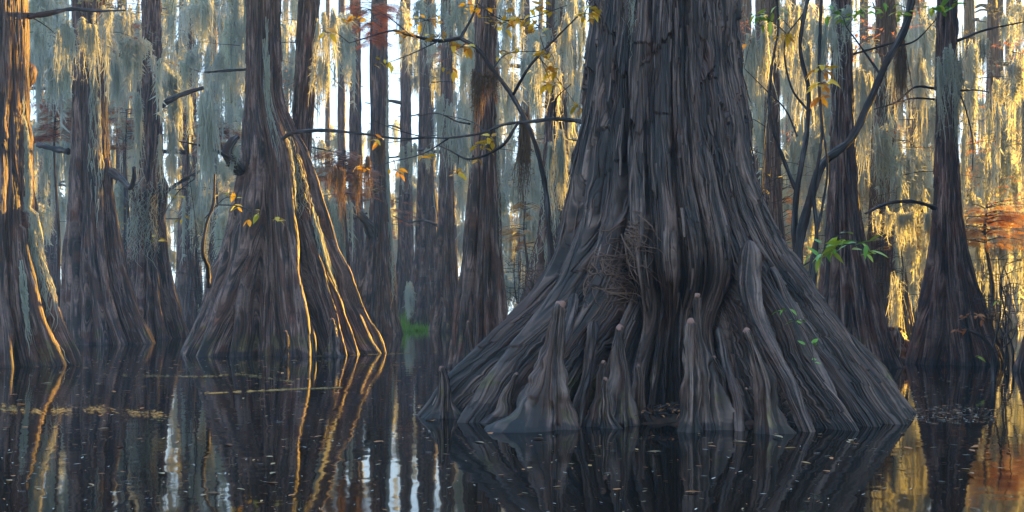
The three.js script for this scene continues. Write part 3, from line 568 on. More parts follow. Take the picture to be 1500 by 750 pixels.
// moss that hangs through it in curtains: nobody could count the strands
{
  const R = rng(707), curtain = new THREE.Group(); curtain.name = 'hanging_moss'; scene.add(curtain);
  tag(curtain, 'pale grey-green spanish moss hanging in long curtains through the background forest', 'moss', null, 'stuff');
  const variants = [];
  for (let k = 0; k < 6; k++) variants.push(mossGeo([V3(-0.14, -0.03, 0.04), V3(0, 0, 0), V3(0.14, -0.05, -0.04)], { n: 22, len: [0.2, 1], width: 0.036, spread: 0.09, wander: 0.03, tufts: 0.5, segs: 7, clumps: 5, seed: 900 + k }));
  const lists = variants.map(() => []), boughs = [];
  const put = (x, y, z, L, w) => lists[Math.floor(R() * lists.length)].push([x, y, z, L, w]);
  // boughs: groups of clumps hanging from unseen branches at several heights
  for (let b = 0; b < 1420; b++) {
    const far = b > 560, beyond = b > 1200, d = beyond ? 60 + 75 * R() : far ? 70 + 50 * R() : 25 + 48 * Math.pow(R(), 0.85), half = 0.475 * d + 0.5;
    const x0 = beyond ? half + 0.5 + 12 * R() : (R() * 2 - 1) * half, z0 = -d, y0 = 1.5 + (far && !beyond ? R() * R() * 0.6 + 0.4 * R() : R()) * d * (beyond ? 0.24 : 0.28), a = R() * 6.28, bl = 0.4 + R() * 1.3, n = 7 + Math.floor(R() * 9);
    const pxx = CENTRE_X + x0 / d * FOCAL, pyy = HORIZON - (y0 - 1) / d * FOCAL;
    const gap = pxx > 430 && pxx < 640 && pyy < 260 ? 0.5 : 1;   // thinner boughs, where the sky shows
    if (d < 36 && pxx < 300 && pyy > 120) continue;                      // nothing hangs before the feet of the upright trees
    if (d < 70 && pxx > 455 && pxx < 665 && pyy > 130 && R() < 0.85) continue;   // the open channel before the two hazy trees
    const lane = 0.695 * x0 - 0.719 * d;                             // a clear lane through the forest lets the sun reach the knotted and the twin-stemmed tree
    if (R() > gap || (lane > -19.6 && lane < -16.9 && x0 > -2 && y0 < 18 && y0 > 0.13 * (x0 + 7))) continue;
    if (!beyond) boughs.push([x0, y0, z0, a, bl]);
    const long = 0.5 + 1.1 * R();
    for (let k = 0; k < n; k++) {
      const s = (R() + R() - 1) * bl, L = long * (1.0 + 1.8 * R() * R()) * (0.7 + d / 70), top = y0 + 0.4 * (R() - 0.5) - Math.abs(s) * 0.25;
      if (top > 0.4) put(x0 + Math.cos(a) * s, top, z0 + Math.sin(a) * s, Math.min(L, top - 0.15), (0.45 + 0.8 * R()) * (far ? 1.8 : 1));
    }
  }
  for (let b = 0; b < 150; b++) {                                      // thickest towards the sun
    const d = 24 + 20 * R(), x0 = d * (0.16 + 0.31 * R()), y0 = 1.5 + R() * d * 0.27, lane = 0.695 * x0 - 0.719 * d, a = R() * 6.28, bl = 0.3 + R(), long = 0.6 + R();
    if (lane > -19.6 && lane < -16.9 && y0 > 0.13 * (x0 + 7)) continue;
    boughs.push([x0, y0, -d, a, bl]);
    for (let k = 0; k < 8; k++) { const s = (R() + R() - 1) * bl, top = y0 + 0.4 * (R() - 0.5) - Math.abs(s) * 0.25; if (top > 0.4) put(x0 + Math.cos(a) * s, top, -d + Math.sin(a) * s, Math.min(long * (0.8 + 1.6 * R()), top - 0.15), 0.4 + 0.6 * R()); }
  }
  for (let b = 0; b < 90; b++) {                                       // the high boughs behind the upright trees
    const d = 38 + 40 * R(), c = at(40 + 420 * R(), -70 + 260 * R(), d), a = R() * 6.28, bl = 0.5 + 1.2 * R(), long = 0.8 + R();
    boughs.push([c.x, c.y, c.z, a, bl]);
    for (let k = 0; k < 8; k++) { const s = (R() + R() - 1) * bl; put(c.x + Math.cos(a) * s, c.y + 0.5 * (R() - 0.5) - Math.abs(s) * 0.25, c.z + Math.sin(a) * s, Math.min(long * (1.2 + 2.2 * R()), c.y - 0.5), 0.6 + 0.8 * R()); }
  }
  for (let b = 0; b < 30; b++) {                                       // and nearer, beside the reddish brown tree
    const d = 19.5 + 4 * R(), c = at(590 + 270 * R(), -40 + 300 * R() * R(), d), n = 3 + Math.floor(R() * 5);
    if (0.695 * c.x - 0.719 * d < -16.3) continue;
    for (let k = 0; k < n; k++) put(c.x + (R() - 0.5) * 0.5, c.y + (R() - 0.5) * 0.3, c.z + (R() - 0.5) * 0.5, 0.4 + 1.1 * R(), 0.3 + 0.3 * R());
  }
  for (const [tx, td] of rightTrees) for (let k = 0; k < 95; k++) {   // and in the trees beyond the right edge
    const a = R() * 6.28, l = 0.3 + 2.2 * Math.sqrt(R()), y = 1.2 + R() * 9.5, x = tx + Math.cos(a) * l, z = -td + Math.sin(a) * l;
    if (x > -z * 0.475 + 0.5) put(x, y, z, Math.min(0.8 + 2 * R(), y - 0.15), 0.8 + 1.2 * R());
  }
  const m4 = new THREE.Matrix4(), q = new THREE.Quaternion(), up = V3(0, 1, 0), c = new THREE.Color();
  lists.forEach((list, k) => {
    const im = new THREE.InstancedMesh(variants[k], M.moss, list.length); im.name = 'moss_clump'; im.castShadow = im.receiveShadow = true;
    list.forEach(([x, y, z, L, w], i) => {
      im.setMatrixAt(i, m4.compose(V3(x, y, z), q.setFromAxisAngle(up, R() * 6.28), V3(w, L, w)));
      const v = 0.75 + 0.5 * R(); im.setColorAt(i, c.setRGB(v, v * (0.98 + 0.06 * R()), v * (0.94 + 0.16 * R())));
    });
    im.userData.kind = 'stuff'; curtain.add(im);
  });
  // the bare boughs they hang from, with a lace of small leaves and twigs
  const wood = [], lace = [];
  for (let k = 0; k < 3; k++) {
    wood.push(tube([V3(-1, -0.1 + 0.2 * R(), 0), V3(-0.4, 0.05, 0.15 * R()), V3(0.3, 0, -0.15 * R()), V3(1, -0.35 * R(), 0.2)], 0.014, 0.004, { seg: 4, per: 4, knot: 0.4, seed: k }));
    const pos = [], idx = [];
    for (let s = 0; s < 34; s++) {
      const b = V3(R() * 2 - 1, (R() + R() - 1) * 0.35, (R() * 2 - 1) * 0.5), an = R() * 6.28, e = b.clone().add(V3(Math.cos(an) * 0.3, (R() - 0.5) * 0.3, Math.sin(an) * 0.3)); let o = pos.length / 3;
      pos.push(b.x, b.y, b.z, b.x, b.y + 0.008, b.z, e.x, e.y, e.z); idx.push(o, o + 1, o + 2);
      for (let l = 0; l < 5; l++) { const c = b.clone().lerp(e, R()), a2 = R() * 6.28, q2 = 0.02 + 0.03 * R(); o = pos.length / 3; pos.push(c.x, c.y, c.z, c.x + Math.cos(a2) * q2, c.y - q2 * (R() - 0.2), c.z + Math.sin(a2) * q2, c.x + Math.cos(a2 + 0.9) * q2, c.y + q2 * (R() - 0.5), c.z + Math.sin(a2 + 0.9) * q2); idx.push(o, o + 1, o + 2); }
    }
    lace.push(buildGeo(pos, idx));
  }
  for (let k = 0; k < 3; k++) {
    const mine = boughs.filter((_, i) => i % 5 === k);
    const iw = new THREE.InstancedMesh(wood[k], M.limb, mine.length), il = new THREE.InstancedMesh(lace[k], M.lace, mine.length);
    iw.name = 'bough'; il.name = 'twig_lace';
    mine.forEach(([x, y, z, a, bl], i) => {
      m4.compose(V3(x, y + 0.02, z), q.setFromAxisAngle(up, -a), V3(bl, bl * 0.9, bl)); iw.setMatrixAt(i, m4);
      il.setMatrixAt(i, m4.compose(V3(x, y + 0.1, z), q.setFromAxisAngle(up, -a), V3(bl * 1.2, bl * 1.1 + 0.4, bl * 1.2)));
      const w = R(); il.setColorAt(i, w < 0.25 ? c.setRGB(0.5, 0.2, 0.08) : w < 0.5 ? c.setRGB(0.4, 0.34, 0.12) : c.setRGB(0.22, 0.25, 0.2));
    });
    for (const im of [iw, il]) { im.castShadow = im.receiveShadow = true; im.userData.kind = 'stuff'; curtain.add(im); }
  }
}
// young cypresses with rust-orange feathery needles
function feather(R, pos, idx, p, dir, L, w) {                       // one spray: a row of needle blades either side of its twig
  const side = V3(-dir.z, (R() - 0.5) * 0.5, dir.x).normalize(), n = 7;
  for (let k = 0; k < n; k++) for (const s of [-1, 1]) {
    const t = (k + 0.5) / n, b = p.clone().addScaledVector(dir, L * t), l = w * Math.sin(Math.PI * (0.15 + 0.8 * t)) * (0.7 + 0.5 * R()), e = b.clone().addScaledVector(side, s * l).addScaledVector(dir, l * 0.5); e.y -= l * 0.3 * R();
    const o = pos.length / 3; pos.push(b.x, b.y, b.z, b.x + dir.x * L * 0.07, b.y + dir.y * L * 0.07, b.z + dir.z * L * 0.07, e.x, e.y, e.z); idx.push(o, o + 1, o + 2);
  }
}
function rustTree(x, y, d, wpx, hpx, n, mat, label, group, seed, feat = 0.28) {
  const R = rng(seed), b = at(x, y, d), t = thing('young_cypress', label, 'tree', V3(b.x, 0, b.z), group);
  const H = b.y + metres(hpx, d) * 0.5, w = metres(wpx, d) / 2, h = metres(hpx, d) / 2;
  part('trunk', tube([V3(0, -0.2, 0), V3(0.1, H * 0.4, 0.05), V3(-0.05, H * 0.8, 0), V3(0, H, 0)], 0.07, 0.02, { seg: 6, seed }), M.limb, t);
  const pos = [], idx = [], gs = [];
  for (let k = 0; k < n; k++) {                                      // flat tiers of sprays on side branches
    const a = R() * 6.28, yb = b.y + (R() * 2 - 1) * h, l = w * (0.5 + 0.6 * R()), end = V3(Math.cos(a) * l, yb + (R() - 0.6) * h * 0.35, Math.sin(a) * l * 0.6), st = V3(0, yb, 0);
    gs.push(tube([st, st.clone().lerp(end, 0.5).add(V3(0, 0.06, 0)), end], 0.012, 0.004, { seg: 3, per: 3, seed: k }));
    const m = 18 + Math.floor(R() * 10);
    for (let s = 0; s < m; s++) {
      const p = st.clone().lerp(end, 0.25 + 0.78 * R()); p.y += (R() - 0.5) * 0.1; const an = a + (R() - 0.5) * 2.4, dir = V3(Math.cos(an), -0.15 - 0.5 * R() * R(), Math.sin(an)).normalize();
      feather(R, pos, idx, p, dir, feat * (0.6 + 0.8 * R()), feat * 0.28);
    }
  }
  part('branch', mergeGeometries(gs), M.twig, t);
  part('foliage', buildGeo(pos, idx), mat, t);
}
const RG = 'young cypresses with rusty needles';
for (const [x, y, d, w, h, n, far, mat] of [[82, 178, 31, 70, 60, 50, 0, M.rust], [186, 190, 38, 70, 60, 40, 0, M.rust], [318, 196, 34, 70, 40, 50, 0, M.rust], [276, 190, 40, 60, 70, 36, 0, M.rust], [180, 60, 40, 60, 60, 30, 0, M.rust], [505, 255, 29, 90, 70, 60, 0, M.rust], [650, 70, 44, 60, 40, 14, 0, M.rust], [545, 30, 32, 70, 60, 34, 0, M.rust], [585, 320, 48, 60, 60, 18, 0, M.rust], [480, 330, 46, 60, 50, 16, 0, M.rust]])
  rustTree(x, y, d, w, h, n, mat, 'young cypress with rusty orange needles among the grey moss', RG, Math.round(x * 3 + y));
for (const [x, y, d, w, h, n] of [[1320, 330, 26, 90, 60, 30], [1446, 330, 24, 130, 60, 50], [1452, 240, 34, 90, 70, 26], [1146, 320, 27.5, 80, 120, 34], [1420, 130, 44, 80, 80, 22], [770, 330, 30, 70, 70, 22], [1290, 210, 40, 70, 80, 16]])
  rustTree(x, y, d, w, h, n, M.gold, 'young cypress with golden orange needles in the sunlit moss', 'young cypresses with golden needles', Math.round(x * 3 + y), 0.26);

// ───────────────────────── moss beards one can tell apart ─────────────────────────
const mossOn = (tr, th, y0px, y1px, o, label, group, mat = M.moss) => {
  const Y = p => EYE + (HORIZON - p) / FOCAL * tr.d;
  const g = clingGeo(tr, th * DEG, Y(y0px), Y(y1px), o);
  return single('clinging_moss', g, mat, label, 'moss', tr.tree.position, group);
};
mossOn(treeA, 74, 95, 500, { n: 200, len: 0.7, spread: 0.07, width: 0.022, off: 0.05, seed: 1 }, 'long streak of moss down the edge of the knotted cypress');
mossOn(treeA, 52, 380, 470, { n: 70, len: 0.5, spread: 0.04, width: 0.02, off: 0.05, seed: 2 }, 'short moss streak beside the long one on the knotted cypress');
mossOn(treeD, 46, 195, 300, { n: 340, len: 0.5, spread: 0.2, width: 0.022, off: 0.09, seed: 3 }, 'mop of yellow moss on the shoulder of the twin-stemmed cypress');
mossOn(treeD, 66, 290, 370, { n: 160, len: 0.8, spread: 0.12, width: 0.02, off: 0.05, seed: 4 }, 'moss trailing down the sunlit ribs of the twin-stemmed cypress');
mossOn(treeB, 30, 20, 300, { n: 130, len: 0.8, spread: 0.4, width: 0.022, off: 0.07, seed: 5 }, 'thin grey moss clinging to the upright cypress');
mossOn(treeD, 20, 20, 210, { n: 120, len: 0.6, spread: 0.18, width: 0.016, off: 0.05, seed: 6 }, 'thin grey moss clinging to the main stem of the twin-stemmed cypress');
mossOn(treeE, 60, 60, 440, { n: 240, len: 0.9, spread: 0.35, width: 0.03, off: 0.06, seed: 7 }, 'moss clinging to the hazy cypress with the arching limb');
mossOn(treeG, 76, 60, 480, { n: 200, len: 0.5, spread: 0.2, width: 0.014, off: 0.04, seed: 8 }, 'moss fringe on the sunny edge of the reddish brown cypress');
mossOn(treeG, -70, 60, 240, { n: 160, len: 0.5, spread: 0.25, width: 0.014, off: 0.05, seed: 9 }, 'moss fringe on the shaded edge of the reddish brown cypress');
mossOn(treeK, 25, 60, 190, { n: 130, len: 0.5, spread: 0.35, width: 0.014, off: 0.07, seed: 10 }, 'pale moss hanging on the bark of the red-brown ribbed cypress');
mossOn(treeJ, 0, 60, 330, { n: 240, len: 0.6, spread: 1.1, width: 0.018, off: 0.08, seed: 11 }, 'grey moss over the twig-covered cypress');
mossOn(treeC, 0, 255, 380, { n: 260, len: 0.5, spread: 1.2, width: 0.02, off: 0.1, seed: 12 }, 'shaggy grey moss round the collar of the slimmer cypress');
mossOn(treeM, -20, 190, 400, { n: 140, len: 0.6, spread: 0.9, width: 0.02, off: 0.08, seed: 13 }, 'moss over the cypress half hidden behind the huge tree');
{ const Y = p => EYE + (HORIZON - p) / FOCAL * 10; const g = clingGeo({ point: (a, y, o, d) => hero.point(a, y, o, d) }, -32 * DEG, Y(-20), Y(70), { n: 46, len: 0.28, spread: 0.16, width: 0.005, off: 0.04, seed: 14, segs: 8 }); single('clinging_moss', g, M.moss, 'small grey moss wisp high on the huge trunk', 'moss', heroTree.position); }
const BG = 'moss beards hanging from bare limbs';
for (const [x, y, d, w, h, n, wd, where] of [
  [95, 18, 18, 26, 90, 110, 0.014, 'from the top limb of the knotted cypress, midway out'],
  [128, 18, 18.2, 34, 80, 150, 0.014, 'near the outer end of the top limb of the knotted cypress'],
  [150, 6, 18.2, 26, 40, 60, 0.012, 'at the very tip of the top limb of the knotted cypress'],
  [172, 60, 30, 20, 120, 90, 0.024, 'off the bark limb between the upright and the slimmer cypress'],
  [200, 130, 31, 14, 130, 90, 0.022, 'from the short drooping limb of the slimmer cypress'],
  [246, 160, 31, 24, 120, 110, 0.022, 'under the thick broken limb of the slimmer cypress'],
  [302, 112, 21, 16, 190, 160, 0.018, 'long and narrow, beside the broken shoulder of the twin-stemmed cypress'],
  [286, 255, 31, 20, 80, 60, 0.022, 'low under the rising limb of the slimmer cypress'],
  [345, 210, 21.5, 14, 50, 60, 0.014, 'short, on the broken shoulder of the twin-stemmed cypress'],
  [60, 20, 24, 20, 90, 60, 0.02, 'in the gap behind the knotted cypress'],
  [470, 80, 22, 26, 60, 120, 0.016, 'on the outer side of the second stem of the twin-stemmed cypress'],
  [478, 0, 22, 30, 110, 110, 0.018, 'high above the second stem of the twin-stemmed cypress'],
  [600, 206, 19.8, 24, 60, 110, 0.013, 'from the thin end of the long bare branch over the channel'],
  [628, 216, 19.6, 16, 40, 50, 0.012, 'short, at the tip of the long bare branch over the channel'],
  [650, 120, 30, 24, 130, 90, 0.022, 'behind the crooked sapling, over the pale grey cypress'],
  [690, 60, 20, 30, 120, 90, 0.017, 'beside the top of the reddish brown cypress'],
  [820, 184, 12.5, 34, 120, 240, 0.01, 'thick, under the forked branch of the huge trunk'],
  [800, 60, 15, 40, 120, 110, 0.012, 'behind the crooked sapling, close to the huge trunk'],
  [760, 20, 15, 40, 110, 100, 0.012, 'above the fork of the crooked sapling'],
  [830, 10, 14, 24, 120, 90, 0.01, 'high against the left edge of the huge trunk'],
  [1312, 66, 19, 20, 90, 60, 0.012, 'small, under the limb of the red-brown ribbed cypress'],
  [1345, 62, 19, 30, 120, 90, 0.012, 'wider, under the limb of the red-brown ribbed cypress'],
  [1400, 60, 19, 24, 170, 150, 0.012, 'long, behind the bark of the red-brown ribbed cypress'],
  [1384, 60, 17.6, 20, 120, 110, 0.012, 'in front of the bark of the red-brown ribbed cypress'],
  [1440, 50, 22, 16, 60, 60, 0.016, 'small, beyond the upper limb of the red-brown ribbed cypress'],
  [1300, 300, 19, 40, 60, 90, 0.014, 'over the broken stump'],
  [1270, 80, 22, 30, 150, 150, 0.02, 'between the straight and the twig-covered cypress'],
  [1150, 0, 20, 40, 130, 150, 0.018, 'high over the many-stemmed shrub'],
  [1110, 10, 22, 30, 160, 150, 0.02, 'behind the slender cypress past the huge trunk'],
  [1340, 300, 19, 50, 90, 150, 0.015, 'wide, under the bowed limb of the red-brown ribbed cypress'],
  [1180, 60, 18, 30, 120, 110, 0.016, 'among the stems of the many-stemmed shrub'],
  [1240, 0, 15, 50, 60, 120, 0.011, 'at the top of the straight cypress'],
  [1210, 20, 16, 40, 120, 120, 0.013, 'beside the upper bark of the straight cypress']])
  beard(x, y, d, { w, h, n: Math.round(n * 1.3), width: wd, label: 'moss beard hanging ' + where, group: BG });
for (const [x, y, d, w, h, n] of [[505, 240, 22, 50, 70, 150], [535, 225, 22, 20, 60, 90], [560, 205, 20, 16, 40, 70], [770, 140, 12.3, 12, 150, 120], [700, 100, 13, 12, 90, 70], [720, 95, 13, 20, 60, 60], [1318, 40, 15, 18, 130, 120]])
  beard(x, y, d, { w, h, n: Math.round(n * 1.4), width: 0.012, mat: M.mossBrown, label: 'dark brown moss beard hanging from a thin branch', group: 'brown moss beards' });

// ───────────────────────── leafy branches and shrubs ─────────────────────────
function shrub(name, label, category, base, stems, leaves, seed, group) {
  const t = thing(name, label, category, base, group), R = rng(seed), lines = [];
  for (const [pts, d, r0, r1] of stems) {
    const P = pts.map(([x, y, dd = 0]) => at(x, y, d + dd).sub(base));
    part(lines.length ? 'branch' : 'stem', tube(P, metres(r0, d), metres(r1, d), { seg: 7, per: 9, knot: 0.2, seed: seed + lines.length }), M.twigBark, t);
    lines.push(new THREE.CatmullRomCurve3(P, false, 'centripetal').getPoints(40));
  }
  const pts = lines.flat();
  for (const [x, y, d, n, spread, shapes, mats, scale] of leaves) {
    const c = at(x, y, d).sub(base); let near = pts[0], best = 1e9;
    for (const p of pts) { const q = p.distanceTo(c); if (q < best) { best = q; near = p; } }
    if (best > 0.03) part('twig', tube([near, near.clone().lerp(c, 0.5).add(V3((R() - 0.5) * 0.1, 0.03 + R() * 0.05, (R() - 0.5) * 0.1)), c], 0.006, 0.0025, { seg: 4, per: 5, seed: x }), M.twig, t);
    for (let k = 0; k < n * (mats === Y1 ? 2.2 : 1); k++) {
      const p = c.clone().add(V3((R() - 0.5) * 2 * metres(spread, d), (R() - 0.5) * metres(spread, d) * 0.9, (R() - 0.5) * 0.25));
      if (p.distanceTo(c) > 0.05) part('twig', tube([c, c.clone().lerp(p, 0.5).add(V3(0, 0.015, 0)), p], 0.003, 0.0015, { seg: 3, per: 3, seed: k }), M.twig, t);
      leaf(t, p, shapes, mats[Math.floor(R() * mats.length)], R, scale * 1.35);
    }
  }
  return t;
}
M.twigBark = new THREE.MeshStandardMaterial({ map: barkB.map, bumpMap: barkB.bump, bumpScale: 0.004, roughness: 0.8, color: new THREE.Color().setRGB(0.22, 0.21, 0.22) });
const Y1 = [M.yellow, M.yellow, M.ochre];
shrub('leafy_sapling', 'dark crooked sapling with yellow leaves arching beside the left edge of the huge trunk', 'sapling', at(815, 579, 12).setY(0), [
  [[[815, 600], [812, 480], [808, 380], [803, 330], [799, 276], [781, 202], [751, 142], [721, 101], [699, 71], [674, 56]], 12, 5, 3],
  [[[674, 56], [643, 60], [602, 52], [575, 45, -0.3], [512, 63, -0.5]], 12, 3, 0.7],
  [[[674, 56], [691, 26, 0.2], [699, 5, 0.3], [704, -20, 0.4]], 12, 2.4, 1.6],
  [[[751, 140], [773, 101, -0.3], [792, 78, -0.5], [822, 48, -0.7], [852, 18, -0.8]], 12, 2.4, 1],
  [[[721, 101], [745, 78, 0.4], [790, 75, 0.6]], 12, 1.3, 0.6],
  [[[643, 60], [600, 80, -0.4], [560, 95, -0.6]], 12, 1.2, 0.4], [[[602, 52], [560, 20, 0.3], [520, 8, 0.4]], 12, 1.2, 0.4], [[[699, 5, 0.3], [740, 30, 0.1], [780, 25, 0], [830, 8, -0.2]], 12, 1.3, 0.5],
], [[476, 48, 11.5, 3, 8, leafShapes, Y1, 1], [520, 30, 12.3, 4, 18, leafShapes, Y1, 0.9], [597, 52, 12, 6, 16, leafShapes, Y1, 0.9], [640, 55, 12, 5, 12, leafShapes, Y1, 0.9], [625, 30, 12, 7, 22, leafShapes, Y1, 0.8], [675, 70, 12, 7, 14, leafShapes, Y1, 1], [735, 33, 12.1, 9, 20, leafShapes, Y1, 1], [745, 78, 12.4, 5, 16, leafShapes, Y1, 0.9], [700, 12, 12.3, 7, 22, leafShapes, Y1, 0.9], [757, 30, 12, 7, 22, leafShapes, Y1, 1], [792, 12, 11.9, 7, 18, leafShapes, Y1, 1], [800, 80, 11.4, 6, 12, leafShapes, Y1, 0.9], [808, 124, 11.4, 4, 8, leafShapes, Y1, 1.1], [812, 104, 11.4, 4, 8, leafShapes, Y1, 1], [845, 155, 11.5, 4, 12, leafShapes, Y1, 0.9], [790, 40, 11.6, 6, 18, leafShapes, Y1, 0.9], [560, 95, 11.4, 4, 14, leafShapes, Y1, 0.8], [660, 100, 12, 3, 10, leafShapes, Y1, 0.8]], 31);
shrub('leafy_branch', 'bare forked branch growing from the huge trunk, a few yellow leaves on it', 'branch', at(850, 178, 10.3), [
  [[[856, 180, -1.5], [846, 177, -1.4], [811, 174, -1.2], [788, 177, -1], [736, 183, -0.6], [710, 194, -0.4], [658, 202, -0.2], [624, 202], [568, 209, 0.2]], 11.6, 3, 0.6],
  [[[758, 181, -0.8], [736, 213, -0.8], [688, 233, -0.6], [658, 220, -0.4], [640, 212, -0.3]], 11.6, 2.4, 0.7],
  [[[813, 173, -1.2], [814, 146, -1.3], [837, 123, -1.4]], 11.6, 1.4, 0.6],
  [[[710, 194, -0.4], [690, 178], [640, 166]], 11.6, 1.1, 0.4], [[[658, 202, -0.2], [620, 225], [570, 238], [530, 250]], 11.6, 1.3, 0.4], [[[624, 202], [580, 190], [545, 176]], 11.6, 1, 0.4],
], [[555, 205, 11.6, 3, 8, leafShapes, Y1, 0.8], [580, 250, 11.6, 4, 10, leafShapes, Y1, 0.8], [530, 245, 11.6, 3, 10, leafShapes, Y1, 0.8], [670, 255, 11.2, 3, 8, leafShapes, Y1, 0.9], [705, 212, 11, 5, 12, leafShapes, Y1, 0.9], [720, 204, 11, 4, 10, leafShapes, Y1, 0.9], [620, 228, 11.6, 2, 8, leafShapes, Y1, 0.8], [697, 236, 11, 2, 6, leafShapes, Y1, 0.8]], 37);
shrub('leafy_branch', 'thin twig with a few yellow leaves at the top edge of the huge trunk', 'branch', at(858, 20, 9.6), [[[[880, -20], [868, 0], [858, 16], [852, 40]], 9.2, 1.4, 0.5]], [[868, 16, 9.2, 4, 10, leafShapes, Y1, 0.9], [858, 30, 9.2, 2, 6, leafShapes, Y1, 0.8]], 41);
shrub('leafy_branch', 'thin twig with yellow-green leaves across the ribs of the twin-stemmed cypress', 'branch', at(345, 330, 19.4), [[[[318, 300], [350, 302, -0.1], [380, 315, -0.2], [410, 322, -0.2]], 19.4, 0.9, 0.4], [[[318, 300], [330, 290], [345, 288]], 19.4, 0.8, 0.4], [[[300, 320], [318, 300]], 19.4, 1, 0.9]],
  [[333, 284, 19.4, 7, 12, leafShapes, [M.lime, M.yellow], 1.5], [345, 300, 19.4, 5, 8, leafShapes, [M.lime, M.yellow], 1.4], [378, 310, 19.2, 3, 6, leafShapes, [M.lime, M.yellow], 1.5], [410, 321, 19.2, 5, 7, leafShapes, [M.yellow], 1.5], [366, 322, 19.2, 3, 4, leafShapes, [M.yellow], 1.4]], 43);
shrub('leafy_branch', 'thin twig with yellow-green leaves in front of the slimmer cypress', 'branch', at(255, 285, 28), [[[[285, 262], [262, 280], [240, 315], [228, 350]], 28, 0.8, 0.4]], [[255, 288, 28, 5, 8, leafShapes, [M.lime, M.yellow], 1.8], [230, 350, 28, 4, 6, leafShapes, [M.lime, M.yellow], 1.8], [266, 318, 28, 3, 8, leafShapes, [M.yellow], 1.6], [90, 335, 29, 0, 1, leafShapes, Y1, 1]].slice(0, 3), 47);
const GR = [M.lime, M.green, M.lime];
shrub('swamp_shrub', 'dark many-stemmed shrub with one long stem leaning across the straight cypress', 'shrub', at(1185, 555, 14.6).setY(0), [
  [[[1188, 580], [1180, 470], [1170, 400], [1172, 350], [1190, 280], [1205, 240], [1245, 205], [1272, 152], [1298, 92], [1325, 42], [1338, -15]], 14.6, 8, 5],
  [[[1186, 570], [1176, 440], [1164, 350], [1166, 290], [1182, 190], [1184, 130], [1172, 70], [1185, -15]], 14.8, 6, 2.5],
  [[[1190, 570], [1192, 440], [1196, 340], [1192, 280], [1204, 200], [1200, 120], [1203, -15]], 14.4, 3.5, 2],
  [[[1180, 560], [1186, 400], [1205, 300], [1212, 250], [1206, 190], [1201, 138]], 14.2, 3, 1.4],
  [[[1166, 280], [1150, 240], [1128, 170], [1130, 100], [1140, 40], [1136, -15]], 15, 3, 1.4],
  [[[1168, 200], [1150, 160], [1122, 132], [1090, 100]], 14.8, 1.4, 0.6], [[[1182, 160], [1160, 130], [1150, 60], [1176, 20], [1190, -10]], 14.8, 1.8, 0.8],
  [[[1290, 110], [1262, 70], [1240, 40]], 14.6, 2, 0.8], [[[1306, 70], [1340, 60], [1370, 30]], 14.6, 1.8, 0.7],
], [[1108, 24, 14.6, 7, 14, longLeaves, GR, 0.8], [1128, 34, 14.6, 5, 10, longLeaves, GR, 0.8], [1132, 12, 14.6, 4, 10, longLeaves, GR, 0.8], [1150, 54, 14.6, 3, 8, leafShapes, Y1, 1.4], [1202, 100, 14.4, 6, 10, leafShapes, Y1, 1.5], [1206, 122, 14.2, 6, 9, leafShapes, Y1, 1.5], [1202, 145, 14.2, 3, 6, leafShapes, Y1, 1.4], [1100, 60, 14.8, 4, 10, leafShapes, [M.ochre, M.deadLeaf], 1.2],
  [1242, 26, 14.6, 9, 16, leafShapes, GR, 1.2], [1264, 20, 14.6, 9, 14, leafShapes, GR, 1.2], [1300, 14, 14.6, 10, 20, leafShapes, GR, 1.2], [1322, 22, 14.6, 8, 12, leafShapes, GR, 1.2], [1368, 14, 14.6, 9, 14, leafShapes, GR, 1.2], [1396, 10, 14.6, 6, 10, leafShapes, GR, 1.2], [1224, 20, 14.6, 5, 10, leafShapes, GR, 1.1]], 53);
shrub('green_sprig', 'bright green leafy sprig in front of the straight cypress', 'sprig', at(1180, 384, 11.4), [[[[1160, 400, 0.6], [1185, 384], [1215, 366], [1250, 358], [1282, 374, -0.1]], 11.4, 1.4, 0.6], [[[1205, 370], [1218, 348], [1240, 342]], 11.4, 1, 0.5]],
  [[1196, 376, 11.4, 7, 12, longLeaves, [M.green, M.lime], 0.75], [1216, 362, 11.4, 9, 14, longLeaves, [M.lime, M.green], 0.85], [1236, 350, 11.4, 10, 14, longLeaves, [M.lime], 0.85], [1256, 360, 11.4, 8, 14, longLeaves, [M.lime, M.green], 0.85], [1274, 370, 11.4, 4, 10, longLeaves, [M.lime], 0.8]], 59);
shrub('green_sprig', 'small green seedling on the right roots of the huge cypress', 'seedling', at(1160, 470, 8.9), [[[[1146, 440], [1160, 465], [1176, 480], [1186, 500]], 8.9, 0.8, 0.4]], [[1150, 455, 8.9, 4, 8, leafShapes, [M.green], 0.7], [1166, 470, 8.9, 4, 6, leafShapes, [M.green], 0.7], [1188, 504, 8.8, 3, 6, leafShapes, [M.green], 0.9], [1192, 528, 8.8, 2, 5, leafShapes, [M.green], 0.8]], 61);
shrub('dead_stub', 'dark dead stub with rusty leaves standing in the water beside the red-brown ribbed cypress', 'stub', at(1455, 558, 14.2).setY(0), [[[[1455, 580], [1455, 545], [1453, 515], [1440, 495], [1420, 484]], 14.2, 5, 2], [[[1453, 515], [1462, 480], [1466, 440], [1462, 400]], 14.2, 1.6, 0.6], [[[1453, 520], [1480, 500], [1492, 470]], 14.2, 1.2, 0.6], [[[1470, 580], [1474, 500], [1480, 420], [1470, 390]], 14.2, 1.4, 0.6]],
  [[1420, 462, 14.2, 7, 12, leafShapes, [M.deadLeaf, M.rust], 0.9], [1436, 466, 14.2, 5, 10, leafShapes, [M.deadLeaf, M.rust], 0.9], [1412, 484, 14.2, 6, 10, leafShapes, [M.rust], 0.9], [1438, 522, 14.2, 3, 6, leafShapes, [M.green, M.lime], 1.1], [1455, 440, 14.2, 4, 14, leafShapes, [M.lime], 0.8]], 67);
